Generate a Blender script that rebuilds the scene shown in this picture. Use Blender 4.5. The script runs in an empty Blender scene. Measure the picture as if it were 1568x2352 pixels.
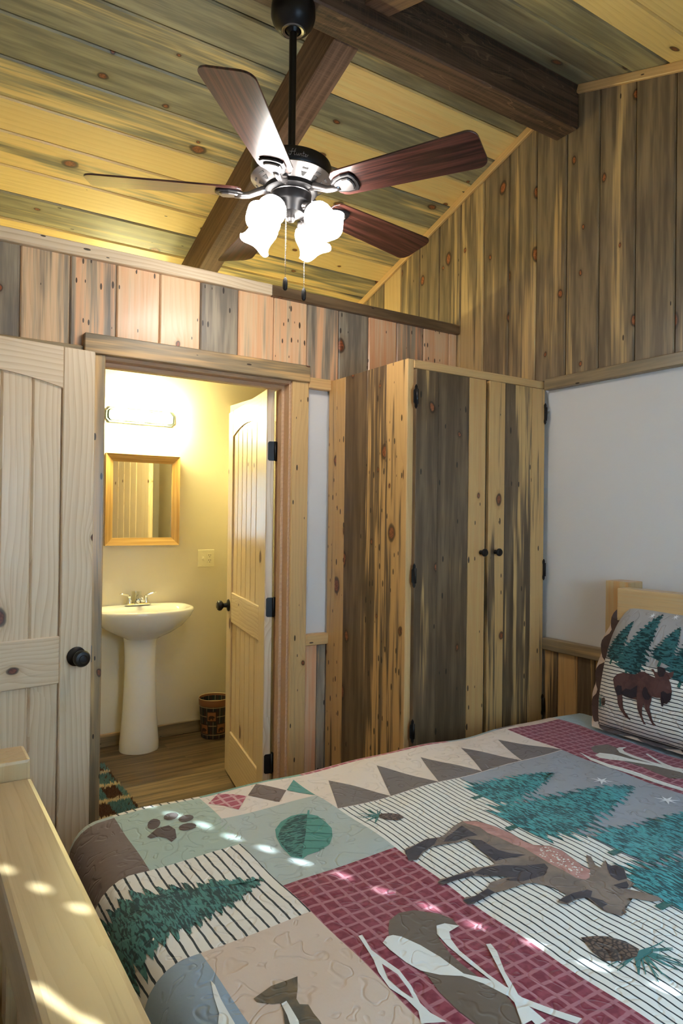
import bpy, bmesh, math, random
from mathutils import Vector, Matrix, noise as mnoise

random.seed(7)
scene = bpy.context.scene
COL = scene.collection

# ------------------------------------------------------------------ camera
cam_data = bpy.data.cameras.new('camera')
cam_data.sensor_fit = 'VERTICAL'
cam_data.sensor_height = 36.0
cam_data.lens = 24.0
cam_data.clip_start = 0.02
cam = bpy.data.objects.new('camera', cam_data)
COL.objects.link(cam)
_yaw, _pit, _rol = math.radians(32.93), math.radians(0.36), math.radians(0.70)
_f = Vector((math.sin(_yaw) * math.cos(_pit), math.cos(_yaw) * math.cos(_pit), math.sin(_pit)))
_r = Vector((math.cos(_yaw), -math.sin(_yaw), 0))
_u = _r.cross(_f)
_r2 = _r * math.cos(_rol) + _u * math.sin(_rol)
_u2 = _u * math.cos(_rol) - _r * math.sin(_rol)
_m = Matrix((_r2, _u2, -_f)).transposed().to_4x4()
_m.translation = Vector((0, 0, 1.45))
cam.matrix_world = _m
scene.camera = cam

# ------------------------------------------------------------------ world, sun, exposure
SHADE_EMIT = 13.0
VANITY_EMIT = 110.0
world = bpy.data.worlds.new('world')
scene.world = world
world.use_nodes = True
wn = world.node_tree
wn.nodes.clear()
w_out = wn.nodes.new('ShaderNodeOutputWorld')
w_bg = wn.nodes.new('ShaderNodeBackground')
w_sky = wn.nodes.new('ShaderNodeTexSky')
w_sky.sky_type = 'NISHITA'
w_sky.sun_disc = False
w_sky.sun_elevation = math.radians(25)
w_sky.sun_rotation = math.radians(156)
w_bg.inputs['Strength'].default_value = 0.6
wn.links.new(w_sky.outputs[0], w_bg.inputs['Color'])
wn.links.new(w_bg.outputs[0], w_out.inputs['Surface'])

SUN_EL = math.radians(25.0)
SUN_H = Vector((-0.4043, 0.9146, 0))
sun_dir = Vector((SUN_H.x * math.cos(SUN_EL), SUN_H.y * math.cos(SUN_EL), -math.sin(SUN_EL)))
sun_data = bpy.data.lights.new('sun', 'SUN')
sun_data.energy = 10.0
sun_data.angle = math.radians(0.53)
sun_data.color = (0.74, 0.88, 1.0)
sun = bpy.data.objects.new('sun', sun_data)
COL.objects.link(sun)
sun.rotation_euler = sun_dir.to_track_quat('-Z', 'Y').to_euler()
sun.location = (3, -6, 5)

scene.view_settings.view_transform = 'Standard'
scene.view_settings.look = 'None'
scene.view_settings.gamma = 1.0
scene.view_settings.use_curve_mapping = False
scene.view_settings.exposure = 2.12
scene.cycles.max_bounces = 7
scene.cycles.diffuse_bounces = 4
scene.cycles.glossy_bounces = 3
scene.cycles.transmission_bounces = 4
scene.cycles.transparent_max_bounces = 6
scene.cycles.caustics_reflective = False
scene.cycles.caustics_refractive = False
scene.cycles.use_denoising = True
scene.cycles.use_adaptive_sampling = True
scene.cycles.adaptive_threshold = 0.08
scene.cycles.use_light_tree = False
scene.cycles.sample_clamp_indirect = 6.0


# ------------------------------------------------------------------ colour and node helpers
def lin(c):
    c = c / 255.0
    return c / 12.92 if c <= 0.04045 else ((c + 0.055) / 1.055) ** 2.4


def S(r, g, b):
    return (lin(r), lin(g), lin(b), 1.0)


class NB:
    """small node-tree builder"""

    def __init__(self, name):
        self.mat = bpy.data.materials.new(name)
        self.mat.use_nodes = True
        self.nt = self.mat.node_tree
        self.nt.nodes.clear()
        self.out = self.nt.nodes.new('ShaderNodeOutputMaterial')

    def plug(self, sock, v):
        if hasattr(v, 'is_output') or isinstance(v, bpy.types.NodeSocket):
            self.nt.links.new(v, sock)
        elif v is not None:
            sock.default_value = v

    def node(self, t, out=0, props=None, **ins):
        n = self.nt.nodes.new(t)
        for k, v in (props or {}).items():
            setattr(n, k, v)
        for k, v in ins.items():
            key = int(k[1:]) if k[0] == 'i' and k[1:].isdigit() else k.replace('_', ' ')
            self.plug(n.inputs[key], v)
        return n.outputs[out]

    def m(self, op, a, b=None, c=None, clamp=False):
        n = self.nt.nodes.new('ShaderNodeMath')
        n.operation = op
        n.use_clamp = clamp
        self.plug(n.inputs[0], a)
        if b is not None:
            self.plug(n.inputs[1], b)
        if c is not None:
            self.plug(n.inputs[2], c)
        return n.outputs[0]

    def vm(self, op, a, b=None):
        n = self.nt.nodes.new('ShaderNodeVectorMath')
        n.operation = op
        self.plug(n.inputs[0], a)
        if b is not None:
            self.plug(n.inputs[1], b)
        return n.outputs[0]

    def mix(self, fac, a, b, blend='MIX'):
        n = self.nt.nodes.new('ShaderNodeMix')
        n.data_type = 'RGBA'
        n.blend_type = blend
        self.plug(n.inputs[0], fac)
        self.plug(n.inputs[6], a)
        self.plug(n.inputs[7], b)
        return n.outputs[2]

    def ss(self, x, lo, hi):
        n = self.nt.nodes.new('ShaderNodeMapRange')
        n.interpolation_type = 'SMOOTHSTEP'
        self.plug(n.inputs[0], x)
        n.inputs[1].default_value = lo
        n.inputs[2].default_value = hi
        return n.outputs[0]

    def noise(self, vec, scale=1.0, detail=2.0, rough=0.5, dist=0.0):
        n = self.nt.nodes.new('ShaderNodeTexNoise')
        self.plug(n.inputs['Vector'], vec)
        n.inputs['Scale'].default_value = scale
        n.inputs['Detail'].default_value = detail
        n.inputs['Roughness'].default_value = rough
        n.inputs['Distortion'].default_value = dist
        return n.outputs[0]

    def attr(self, name):
        n = self.nt.nodes.new('ShaderNodeAttribute')
        n.attribute_type = 'OBJECT'
        n.attribute_name = name
        return n.outputs['Fac']

    def bsdf(self, color, rough=0.5, metal=0.0, bump=None, bump_s=0.2, bump_d=0.002, coat=0.0, spec=0.5, **kw):
        n = self.nt.nodes.new('ShaderNodeBsdfPrincipled')
        self.plug(n.inputs['Base Color'], color)
        self.plug(n.inputs['Roughness'], rough)
        n.inputs['Metallic'].default_value = metal
        n.inputs['Specular IOR Level'].default_value = spec
        if coat:
            n.inputs['Coat Weight'].default_value = coat
            n.inputs['Coat Roughness'].default_value = 0.18
        for k, v in kw.items():
            self.plug(n.inputs[k.replace('_', ' ')], v)
        if bump is not None:
            b = self.nt.nodes.new('ShaderNodeBump')
            b.inputs['Strength'].default_value = bump_s
            b.inputs['Distance'].default_value = bump_d
            self.plug(b.inputs['Height'], bump)
            self.nt.links.new(b.outputs[0], n.inputs['Normal'])
        self.nt.links.new(n.outputs[0], self.out.inputs['Surface'])
        return n


def plain(name, col, rough=0.5, metal=0.0, spec=0.5, coat=0.0):
    b = NB(name)
    co = b.node('ShaderNodeTexCoord', 3)
    nz = b.noise(co, 40, 2)
    c = b.mix(b.m('MULTIPLY', nz, 0.12), col, (col[0] * .7, col[1] * .7, col[2] * .7, 1))
    b.bsdf(c, rough, metal, spec=spec, coat=coat)
    return b.mat


def wood(name, light, mid, stain, stain2, warm, knot, rough=0.36, rings=70.0, ring_amt=0.35, knots=0.45,
         streak=0.5, coat=0.15, base_stain=0.0, base_worm=0.0, bump_s=0.25):
    """pine whose local x runs along the board; per-object seed, stain, warm, worm"""
    b = NB(name)
    co = b.node('ShaderNodeTexCoord', 3)
    seed = b.attr('seed')
    off = b.node('ShaderNodeCombineXYZ', 0, None, X=b.m('MULTIPLY', seed, 1.71), Y=b.m('MULTIPLY', seed, 3.13),
                 Z=b.m('MULTIPLY', seed, 0.37))
    p = b.vm('ADD', co, off)
    st = b.m('ADD', b.attr('stain'), base_stain)
    wm = b.attr('warm')
    wo = b.m('ADD', b.attr('worm'), base_worm)
    # knots
    kp = b.vm('MULTIPLY', p, (3.4, 5.4, 0.0))
    kp = b.vm('ADD', kp, b.vm('MULTIPLY', b.node('ShaderNodeTexNoise', 1, None, Vector=p, Scale=14.0), (0.10, 0.10, 0)))
    vor = b.nt.nodes.new('ShaderNodeTexVoronoi')
    vor.voronoi_dimensions = '2D'
    b.plug(vor.inputs['Vector'], kp)
    vor.inputs['Scale'].default_value = 1.0
    sep = b.node('ShaderNodeSeparateColor', 0, None, Color=vor.outputs['Color'])
    sepn = sep.node
    present = b.m('GREATER_THAN', sepn.outputs[0], 1.0 - knots)
    size = b.m('MULTIPLY_ADD', b.m('POWER', sepn.outputs[1], 2.0), 0.085, 0.030)
    d = vor.outputs['Distance']
    dn = b.m('DIVIDE', d, size)
    kmask = b.m('MULTIPLY', b.m('SUBTRACT', 1.0, b.ss(dn, 0.75, 1.0)), present)
    khalo = b.m('MULTIPLY', b.m('SUBTRACT', 1.0, b.ss(dn, 0.9, 2.6)), present)
    kring = b.m('MULTIPLY', b.m('MULTIPLY', b.ss(dn, 0.55, 0.9), b.m('SUBTRACT', 1.0, b.ss(dn, 1.0, 1.35))), present)
    # grain field
    px = b.node('ShaderNodeSeparateXYZ', 0, None, Vector=p)
    pxn = px.node
    warp = b.noise(b.vm('MULTIPLY', p, (1.1, 4.0, 2.0)), 1.0, 2, 0.5)
    bulge = b.m('MULTIPLY', b.m('MULTIPLY', b.m('POWER', 2.718, b.m('MULTIPLY', d, -7.0)), present), 0.055)
    g = b.m('ADD', pxn.outputs[1], b.m('MULTIPLY', warp, 0.11))
    g = b.m('ADD', g, bulge)
    g = b.m('ADD', g, b.m('MULTIPLY', pxn.outputs[2], 0.6))
    ring = b.m('FRACT', b.m('MULTIPLY', g, rings))
    ring = b.m('POWER', ring, 2.2)
    fine = b.noise(b.vm('MULTIPLY', p, (5.0, 190.0, 120.0)), 1.0, 2, 0.6)
    streakn = b.noise(b.vm('MULTIPLY', p, (1.6, 46.0, 10.0)), 1.0, 3, 0.6)
    base = b.mix(b.m('MULTIPLY', ring, ring_amt), light, mid)
    base = b.mix(b.m('MULTIPLY', b.ss(streakn, 0.5, 0.75), 0.25), base, mid)
    base = b.mix(wm, base, b.mix(b.ss(streakn, 0.35, 0.7), warm, light))
    # blue stain
    sn = b.noise(b.vm('MULTIPLY', p, (0.75, 8.0, 1.0)), 1.0, 3, 0.55, 0.6)
    sv = b.m('ADD', sn, b.m('MULTIPLY', b.m('SUBTRACT', st, 0.5), 0.85))
    sv = b.m('ADD', sv, b.m('MULTIPLY', b.m('SUBTRACT', streakn, 0.5), streak))
    smask = b.m('MULTIPLY', b.ss(sv, 0.42, 0.66), b.ss(st, 0.0, 0.08))
    scol = b.mix(b.ss(b.noise(b.vm('MULTIPLY', p, (2.5, 30.0, 5.0)), 1.0, 3, 0.6), 0.35, 0.7), stain, stain2)
    col = b.mix(b.m('MULTIPLY', smask, 0.94), base, scol)
    col = b.mix(b.m('MULTIPLY', b.ss(fine, 0.52, 0.8), 0.30), col, b.mix(1.0, col, (0.5, 0.45, 0.4, 1), 'MULTIPLY'))
    # knots on top
    col = b.mix(b.m('MULTIPLY', khalo, 0.45), col, b.mix(1.0, col, (0.62, 0.5, 0.36, 1), 'MULTIPLY'))
    col = b.mix(kmask, col, b.mix(b.ss(b.noise(p, 130, 2), 0.4, 0.65), knot, (knot[0] * .55, knot[1] * .5, knot[2] * .5, 1)))
    col = b.mix(b.m('MULTIPLY', kring, 0.8), col, (0.035, 0.018, 0.01, 1))
    # worm holes and pitch flecks
    wv = b.nt.nodes.new('ShaderNodeTexVoronoi')
    wv.voronoi_dimensions = '2D'
    b.plug(wv.inputs['Vector'], b.vm('MULTIPLY', p, (13.0, 42.0, 0)))
    wv.inputs['Scale'].default_value = 1.0
    wsep = b.node('ShaderNodeSeparateColor', 0, None, Color=wv.outputs['Color']).node
    wpres = b.m('GREATER_THAN', wsep.outputs[0], b.m('SUBTRACT', 1.0, b.m('MULTIPLY', wo, 0.55)))
    wmask = b.m('MULTIPLY', b.m('LESS_THAN', wv.outputs['Distance'], b.m('MULTIPLY_ADD', wsep.outputs[1], 0.14, 0.05)), wpres)
    col = b.mix(b.m('MULTIPLY', wmask, 0.92), col, (0.022, 0.013, 0.008, 1))
    rg = b.m('MULTIPLY_ADD', fine, 0.16, rough - 0.08)
    b.bsdf(col, rg, 0, coat=coat, spec=0.42)
    return b.mat


def dark_wood(name, a, c, rough=0.55, sx=2.0, sy=70.0, spec=0.4, sawn=0.0, coat=0.0, edge=None):
    b = NB(name)
    co = b.node('ShaderNodeTexCoord', 3)
    seed = b.attr('seed')
    p = b.vm('ADD', co, b.node('ShaderNodeCombineXYZ', 0, None, X=seed, Y=b.m('MULTIPLY', seed, 2.3), Z=0.0))
    w = b.noise(b.vm('MULTIPLY', p, (1.2, 6.0, 6.0)), 1.0, 2)
    pp = b.vm('ADD', p, b.node('ShaderNodeCombineXYZ', 0, None, X=0.0, Y=b.m('MULTIPLY', w, 0.03), Z=b.m('MULTIPLY', w, 0.03)))
    n1 = b.noise(b.vm('MULTIPLY', pp, (sx, sy, sy)), 1.0, 3, 0.6)
    n2 = b.noise(b.vm('MULTIPLY', p, (3.0, 9.0, 9.0)), 1.0, 3, 0.6)
    col = b.mix(b.ss(n1, 0.35, 0.68), a, c)
    col = b.mix(b.m('MULTIPLY', b.ss(n2, 0.55, 0.8), 0.35), col, a)
    hb = n1
    if sawn:
        sw = b.noise(b.vm('MULTIPLY', p, (260.0, 8.0, 8.0)), 1.0, 2, 0.6)
        col = b.mix(b.m('MULTIPLY', b.ss(sw, 0.45, 0.7), sawn), col, c)
        hb = b.m('ADD', n1, sw)
    if edge is not None:
        kv = b.noise(b.vm('MULTIPLY', p, (2.2, 14.0, 14.0)), 1.0, 2, 0.5, 1.2)
        ln = b.m('SUBTRACT', 1.0, b.ss(b.m('ABSOLUTE', b.m('SUBTRACT', b.m('FRACT', b.m('MULTIPLY', kv, 9.0)), 0.5)), 0.02, 0.09))
        col = b.mix(b.m('MULTIPLY', b.m('MULTIPLY', ln, b.ss(n2, 0.45, 0.6)), 0.45), col, edge)
    b.bsdf(col, rough, 0, hb, 0.3, 0.001, spec=spec, coat=coat)
    return b.mat


# ------------------------------------------------------------------ materials
M = {}
PINE_L = S(232, 196, 128)
PINE_M = S(196, 148, 82)
M['ceil'] = wood('ceiling_pine', S(236, 208, 136), S(206, 166, 94), S(108, 106, 88), S(154, 148, 116), S(232, 182, 112),
                 S(142, 84, 44), knots=0.50, rings=38, ring_amt=0.28, rough=0.40, streak=0.62)
M['wallb'] = wood('gable_pine', S(204, 174, 122), S(170, 134, 86), S(94, 80, 64), S(142, 122, 94), S(204, 158, 96),
                  S(168, 98, 52), knots=0.52, rings=34, ring_amt=0.3, streak=0.75, rough=0.42)
M['walla'] = wood('barn_pine', S(226, 192, 150), S(190, 142, 96), S(104, 96, 86), S(156, 142, 120), S(222, 148, 100),
                  S(150, 82, 46), knots=0.30, rings=40, ring_amt=0.3, streak=0.7, rough=0.42)
M['closet'] = wood('wardrobe_pine', S(208, 166, 106), S(174, 130, 76), S(72, 56, 42), S(114, 92, 68), S(196, 142, 86),
                   S(146, 84, 46), knots=0.36, rings=34, ring_amt=0.25, streak=1.5, rough=0.40)
M['trim'] = wood('trim_pine', S(214, 176, 118), S(178, 134, 82), S(112, 98, 76), S(146, 126, 96), S(206, 150, 96),
                 S(140, 80, 44), knots=0.2, rings=60, ring_amt=0.35, rough=0.42)
M['door'] = wood('door_pine', S(222, 200, 168), S(188, 152, 114), S(180, 140, 100), S(200, 170, 130), S(210, 172, 130),
                 S(122, 66, 42), knots=0.42, rings=55, ring_amt=0.6, rough=0.42, streak=0.2)
M['jamb'] = wood('jamb_pine', S(206, 168, 132), S(180, 138, 104), S(150, 120, 92), S(170, 136, 104), S(214, 160, 110),
                 S(140, 80, 44), knots=0.05, rings=80, ring_amt=0.4, rough=0.45)
M['timber'] = wood('timber_pine', S(198, 172, 128), S(164, 132, 88), S(160, 144, 116), S(188, 170, 138), S(202, 152, 92),
                   S(150, 94, 50), knots=0.5, rings=30, ring_amt=0.28, rough=0.34, coat=0.3, streak=0.4)
M['beam'] = dark_wood('beam_stain', S(54, 40, 31), S(104, 78, 60), rough=0.62, sy=55, sawn=0.35, edge=S(150, 118, 88))
M['rafter'] = dark_wood('rafter_stain', S(84, 62, 48), S(122, 94, 74), rough=0.6, sy=60, sawn=0.45)
M['blade'] = dark_wood('blade_walnut', S(40, 22, 20), S(92, 52, 44), rough=0.30, sx=3.0, sy=90, spec=0.55, coat=0.35)
M['vinyl'] = dark_wood('vinyl_plank', S(84, 68, 50), S(132, 110, 82), rough=0.42, sx=1.6, sy=34, spec=0.45)
M['gold'] = dark_wood('gilt_wood', S(168, 126, 68), S(198, 158, 96), rough=0.38, sy=60, coat=0.2)


def drywall(name, col):
    b = NB(name)
    co = b.node('ShaderNodeTexCoord', 3)
    n = b.noise(co, 90, 3, 0.6)
    n2 = b.noise(co, 2.0, 2)
    c = b.mix(b.m('MULTIPLY', n2, 0.10), col, (col[0] * .85, col[1] * .85, col[2] * .85, 1))
    b.bsdf(c, 0.75, 0, n, 0.18, 0.002, spec=0.25)
    return b.mat


M['dry'] = drywall('white_drywall', S(214, 208, 202))
M['bathdry'] = drywall('bath_drywall', S(222, 210, 184))
M['black'] = plain('black_hardware', S(26, 24, 24), 0.42, 0.35)
M['bronze'] = plain('matte_black_metal', S(30, 29, 31), 0.38, 0.55)
M['pewter'] = plain('brushed_pewter', S(128, 124, 124), 0.32, 0.95)
M['vent'] = plain('vent_shadow', S(24, 22, 22), 0.7)
M['chrome'] = plain('chrome', S(226, 228, 230), 0.08, 1.0)
M['porcelain'] = plain('porcelain', S(234, 230, 220), 0.12, 0.0, 0.6, 0.4)
M['plate'] = plain('switch_plastic', S(232, 222, 190), 0.35)
M['slot'] = plain('slot_dark', S(40, 34, 28), 0.6)
M['bead'] = plain('bead_chain', S(190, 186, 178), 0.25, 1.0)
M['logo'] = plain('logo_grey', S(150, 146, 148), 0.35, 0.6)
M['white'] = plain('white_vinyl', S(236, 236, 234), 0.45)
M['ticking'] = plain('mattress_ticking', S(214, 210, 204), 0.8)
M['fitting'] = plain('fixture_steel', S(96, 104, 102), 0.4, 0.6)


def mirror_mat():
    b = NB('mirror_glass')
    co = b.node('ShaderNodeTexCoord', 3)
    c = b.mix(b.m('MULTIPLY', b.noise(co, 3, 1), 0.05), (0.86, 0.88, 0.84, 1), (0.8, 0.82, 0.78, 1))
    b.bsdf(c, 0.02, 1.0)
    return b.mat


M['mirror'] = mirror_mat()


def emit_mat(name, col, strength, mixd=0.25):
    b = NB(name)
    e = b.nt.nodes.new('ShaderNodeEmission')
    e.inputs['Color'].default_value = col
    e.inputs['Strength'].default_value = strength
    d = b.nt.nodes.new('ShaderNodeBsdfPrincipled')
    d.inputs['Base Color'].default_value = (0.9, 0.9, 0.9, 1)
    d.inputs['Roughness'].default_value = 0.25
    mx = b.nt.nodes.new('ShaderNodeMixShader')
    mx.inputs[0].default_value = mixd
    b.nt.links.new(e.outputs[0], mx.inputs[1])
    b.nt.links.new(d.outputs[0], mx.inputs[2])
    b.nt.links.new(mx.outputs[0], b.out.inputs['Surface'])
    return b.mat


M['shade'] = emit_mat('lit_frosted_shade', (1.0, 0.95, 0.88, 1), SHADE_EMIT)
M['globe'] = emit_mat('lit_globe_bulb', (1.0, 0.92, 0.44, 1), VANITY_EMIT)


def glass_mat():
    b = NB('window_glass')
    t = b.nt.nodes.new('ShaderNodeBsdfTransparent')
    t.inputs[0].default_value = (0.99, 1.0, 0.99, 1)
    g = b.nt.nodes.new('ShaderNodeBsdfGlossy')
    g.inputs['Roughness'].default_value = 0.02
    mx = b.nt.nodes.new('ShaderNodeMixShader')
    mx.inputs[0].default_value = 0.06
    b.nt.links.new(t.outputs[0], mx.inputs[1])
    b.nt.links.new(g.outputs[0], mx.inputs[2])
    b.nt.links.new(mx.outputs[0], b.out.inputs['Surface'])
    return b.mat


M['glass'] = glass_mat()


def slat_mat():
    b = NB('blind_slat_vinyl')
    t = b.nt.nodes.new('ShaderNodeBsdfTranslucent')
    t.inputs[0].default_value = (0.52, 0.76, 1.0, 1)  # blue tint put into the slats to cool the daylight passing through
    d = b.nt.nodes.new('ShaderNodeBsdfDiffuse')
    d.inputs[0].default_value = (0.85, 0.86, 0.88, 1)
    mx = b.nt.nodes.new('ShaderNodeMixShader')
    mx.inputs[0].default_value = 0.40
    b.nt.links.new(t.outputs[0], mx.inputs[1])
    b.nt.links.new(d.outputs[0], mx.inputs[2])
    b.nt.links.new(mx.outputs[0], b.out.inputs['Surface'])
    return b.mat


M['slat'] = slat_mat()


# ------------------------------------------------------------------ mesh helpers
def link(o, parent=None):
    COL.objects.link(o)
    if parent is not None:
        o.parent = parent
    return o


def mesh_obj(name, verts, faces, mat, parent=None, mw=None, smooth=False, mats=None, fm=None):
    me = bpy.data.meshes.new(name)
    me.from_pydata([tuple(v) for v in verts], [], faces)
    if mats:
        for x in mats:
            me.materials.append(x)
        if fm:
            me.polygons.foreach_set('material_index', fm)
    else:
        me.materials.append(mat)
    if smooth:
        me.polygons.foreach_set('use_smooth', [True] * len(me.polygons))
    me.update()
    o = bpy.data.objects.new(name, me)
    link(o, parent)
    if mw is not None:
        o.matrix_basis = mw
    o['seed'] = random.uniform(0, 60)
    return o


def bm_obj(name, bm, mat, parent=None, mw=None, smooth=False):
    bmesh.ops.recalc_face_normals(bm, faces=bm.faces)
    me = bpy.data.meshes.new(name)
    bm.to_mesh(me)
    bm.free()
    me.materials.append(mat)
    if smooth:
        me.polygons.foreach_set('use_smooth', [True] * len(me.polygons))
    o = bpy.data.objects.new(name, me)
    link(o, parent)
    if mw is not None:
        o.matrix_basis = mw
    o['seed'] = random.uniform(0, 60)
    return o


def empty(name, loc=(0, 0, 0), rotz=0.0, parent=None):
    o = bpy.data.objects.new(name, None)
    o.empty_display_size = 0.05
    link(o, parent)
    o.location = loc
    o.rotation_euler = (0, 0, rotz)
    return o


def tag(o, label, cat=None, group=None, kind=None):
    o['label'] = label
    if cat:
        o['category'] = cat
    if group:
        o['group'] = group
    if kind:
        o['kind'] = kind
    return o


def props(o, **kw):
    for k, v in kw.items():
        o[k] = float(v)
    return o


def frame_mat(origin, xdir, ydir):
    x = Vector(xdir).normalized()
    y = Vector(ydir).normalized()
    z = x.cross(y)
    m = Matrix((x, y, z)).transposed().to_4x4()
    m.translation = Vector(origin)
    return m


def bbox_bm(x0, x1, y0, y1, z0, z1, bevel=0.0, seg=1, bm=None):
    own = bm is None
    if own:
        bm = bmesh.new()
    vs = [bm.verts.new((x, y, z)) for x in (x0, x1) for y in (y0, y1) for z in (z0, z1)]
    fs = []
    for q in ((0, 1, 3, 2), (4, 6, 7, 5), (0, 4, 5, 1), (2, 3, 7, 6), (0, 2, 6, 4), (1, 5, 7, 3)):
        fs.append(bm.faces.new([vs[i] for i in q]))
    if bevel:
        es = set()
        for f in fs:
            es.update(f.edges)
        bmesh.ops.bevel(bm, geom=list(es), offset=bevel, segments=seg, affect='EDGES', profile=0.6)
    return bm


def box(name, x0, x1, y0, y1, z0, z1, mat, parent=None, bevel=0.0, mw=None, seg=1):
    return bm_obj(name, bbox_bm(x0, x1, y0, y1, z0, z1, bevel, seg), mat, parent, mw)


def bar(name, p0, xdir, ydir, L, w, t, mat, parent=None, bevel=0.002, **kw):
    """a stick: local x along length from p0, y across, z thickness (front at z=0, goes back to -t)"""
    o = box(name, 0, L, -w / 2, w / 2, -t, 0, mat, parent, bevel, frame_mat(p0, xdir, ydir))
    props(o, **kw)
    return o


def plank(name, p0, xdir, ydir, La, Lb, w, t, mat, parent, ch=0.004, gap=0.0012, xa=0.0, xb=0.0, **kw):
    """board with chamfered long edges; end cut runs from La at y- to Lb at y+"""
    h = w / 2 - gap
    prof = [(-h, -t), (h, -t), (h, -ch), (h - ch, 0), (-h + ch, 0), (-h, -ch)]
    vs = []
    for y, z in prof:
        k = (y + h) / (2 * h)
        vs.append((xa + (xb - xa) * k, y, z))
    for y, z in prof:
        k = (y + h) / (2 * h)
        vs.append((La + (Lb - La) * k, y, z))
    n = len(prof)
    fs = [tuple(range(n)), tuple(range(2 * n - 1, n - 1, -1))]
    for i in range(n):
        j = (i + 1) % n
        fs.append((i, i + n, j + n, j))
    o = mesh_obj(name, vs, fs, mat, parent, frame_mat(p0, xdir, ydir))
    props(o, **kw)
    return o


def lathe_data(prof, seg=32, closed_top=False):
    vs, fs = [], []
    n = len(prof)
    for r, z in prof:
        for i in range(seg):
            a = 2 * math.pi * i / seg
            vs.append((r * math.cos(a), r * math.sin(a), z))
    for k in range(n - 1):
        for i in range(seg):
            j = (i + 1) % seg
            fs.append((k * seg + i, k * seg + j, (k + 1) * seg + j, (k + 1) * seg + i))
    return vs, fs


def lathe(name, prof, mat, parent=None, mw=None, seg=32, smooth=True, caps=True):
    vs, fs = lathe_data(prof, seg)
    n = len(prof)
    if caps:
        if prof[0][0] > 1e-4:
            fs.append(tuple(range(seg - 1, -1, -1)))
        if prof[-1][0] > 1e-4:
            fs.append(tuple(range((n - 1) * seg, n * seg)))
    bm = bmesh.new()
    me = bpy.data.meshes.new('tmp')
    me.from_pydata(vs, [], fs)
    bm.from_mesh(me)
    bpy.data.meshes.remove(me)
    bmesh.ops.remove_doubles(bm, verts=bm.verts, dist=1e-5)
    o = bm_obj(name, bm, mat, parent, mw, smooth)
    if smooth:
        m = o.data
        try:
            m.set_sharp_from_angle(angle=math.radians(38))
        except Exception:
            pass
    return o


def tube_data(path, radii, seg=10, closed=False):
    vs, fs = [], []
    n = len(path)
    P = [Vector(p) for p in path]
    up = Vector((0, 0, 1))
    prev = None
    for i in range(n):
        t = (P[min(i + 1, n - 1)] - P[max(i - 1, 0)]).normalized()
        if prev is None:
            a = t.cross(up)
            if a.length < 1e-3:
                a = t.cross(Vector((1, 0, 0)))
        else:
            a = prev - t * prev.dot(t)
        a.normalize()
        prev = a
        b = t.cross(a)
        r = radii[i] if isinstance(radii, (list, tuple)) else radii
        for k in range(seg):
            th = 2 * math.pi * k / seg
            vs.append(P[i] + (a * math.cos(th) + b * math.sin(th)) * r)
    for i in range(n - 1):
        for k in range(seg):
            j = (k + 1) % seg
            fs.append((i * seg + k, i * seg + j, (i + 1) * seg + j, (i + 1) * seg + k))
    fs.append(tuple(range(seg - 1, -1, -1)))
    fs.append(tuple(range((n - 1) * seg, n * seg)))
    return vs, fs


def tube(name, path, radii, mat, parent=None, mw=None, seg=10):
    vs, fs = tube_data(path, radii, seg)
    return mesh_obj(name, vs, fs, mat, parent, mw, True)


def prism(name, poly, z0, z1, mat, parent=None, mw=None, bevel=0.0, smooth=False):
    """polygon in local xy extruded from z0 to z1"""
    bm = bmesh.new()
    vb = [bm.verts.new((x, y, z0)) for x, y in poly]
    vt = [bm.verts.new((x, y, z1)) for x, y in poly]
    n = len(poly)
    fb = bm.faces.new(vb[::-1])
    ft = bm.faces.new(vt)
    for i in range(n):
        j = (i + 1) % n
        bm.faces.new((vb[i], vb[j], vt[j], vt[i]))
    if bevel:
        es = list(fb.edges) + list(ft.edges)
        bmesh.ops.bevel(bm, geom=es, offset=bevel, segments=1, affect='EDGES')
    return bm_obj(name, bm, mat, parent, mw, smooth)


# ------------------------------------------------------------------ the room shell
XL, XB, YA, YN, YB, XP = -0.18, 2.464, 2.70, -0.45, 4.355, 1.90
RIDGE_Y, RIDGE_Z, PITCH = 2.0, 3.362, 0.335
UP = (0, 0, 1)


def zc(y):
    return RIDGE_Z - PITCH * abs(y - RIDGE_Y)


def joined_boxes(name, boxes, mat, parent=None):
    bm = bmesh.new()
    for b in boxes:
        bbox_bm(*b, bm=bm)
    return bm_obj(name, bm, mat, parent)


def structure(o, label):
    o['kind'] = 'structure'
    o['label'] = label
    return o


# floor
floor = structure(box('floor', XL, XB, YN, YB, -0.06, -0.012, M['vinyl']), 'grey-brown wood plank floor of bedroom and bathroom')
row = 0
y = YN
while y < YB - 0.02:
    w = min(0.152, YB - y)
    cut = XL + 0.5 + (row * 0.83) % 1.7
    for xa, xb in ((XL, cut), (cut, XB)):
        plank('floor_plank', (xa, y + w / 2, 0), (1, 0, 0), (0, 1, 0), xb - xa - .0005, xb - xa - .0005, w, 0.012, M['vinyl'], floor, ch=0.0012, gap=0.0003)
    y += w
    row += 1

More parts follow.
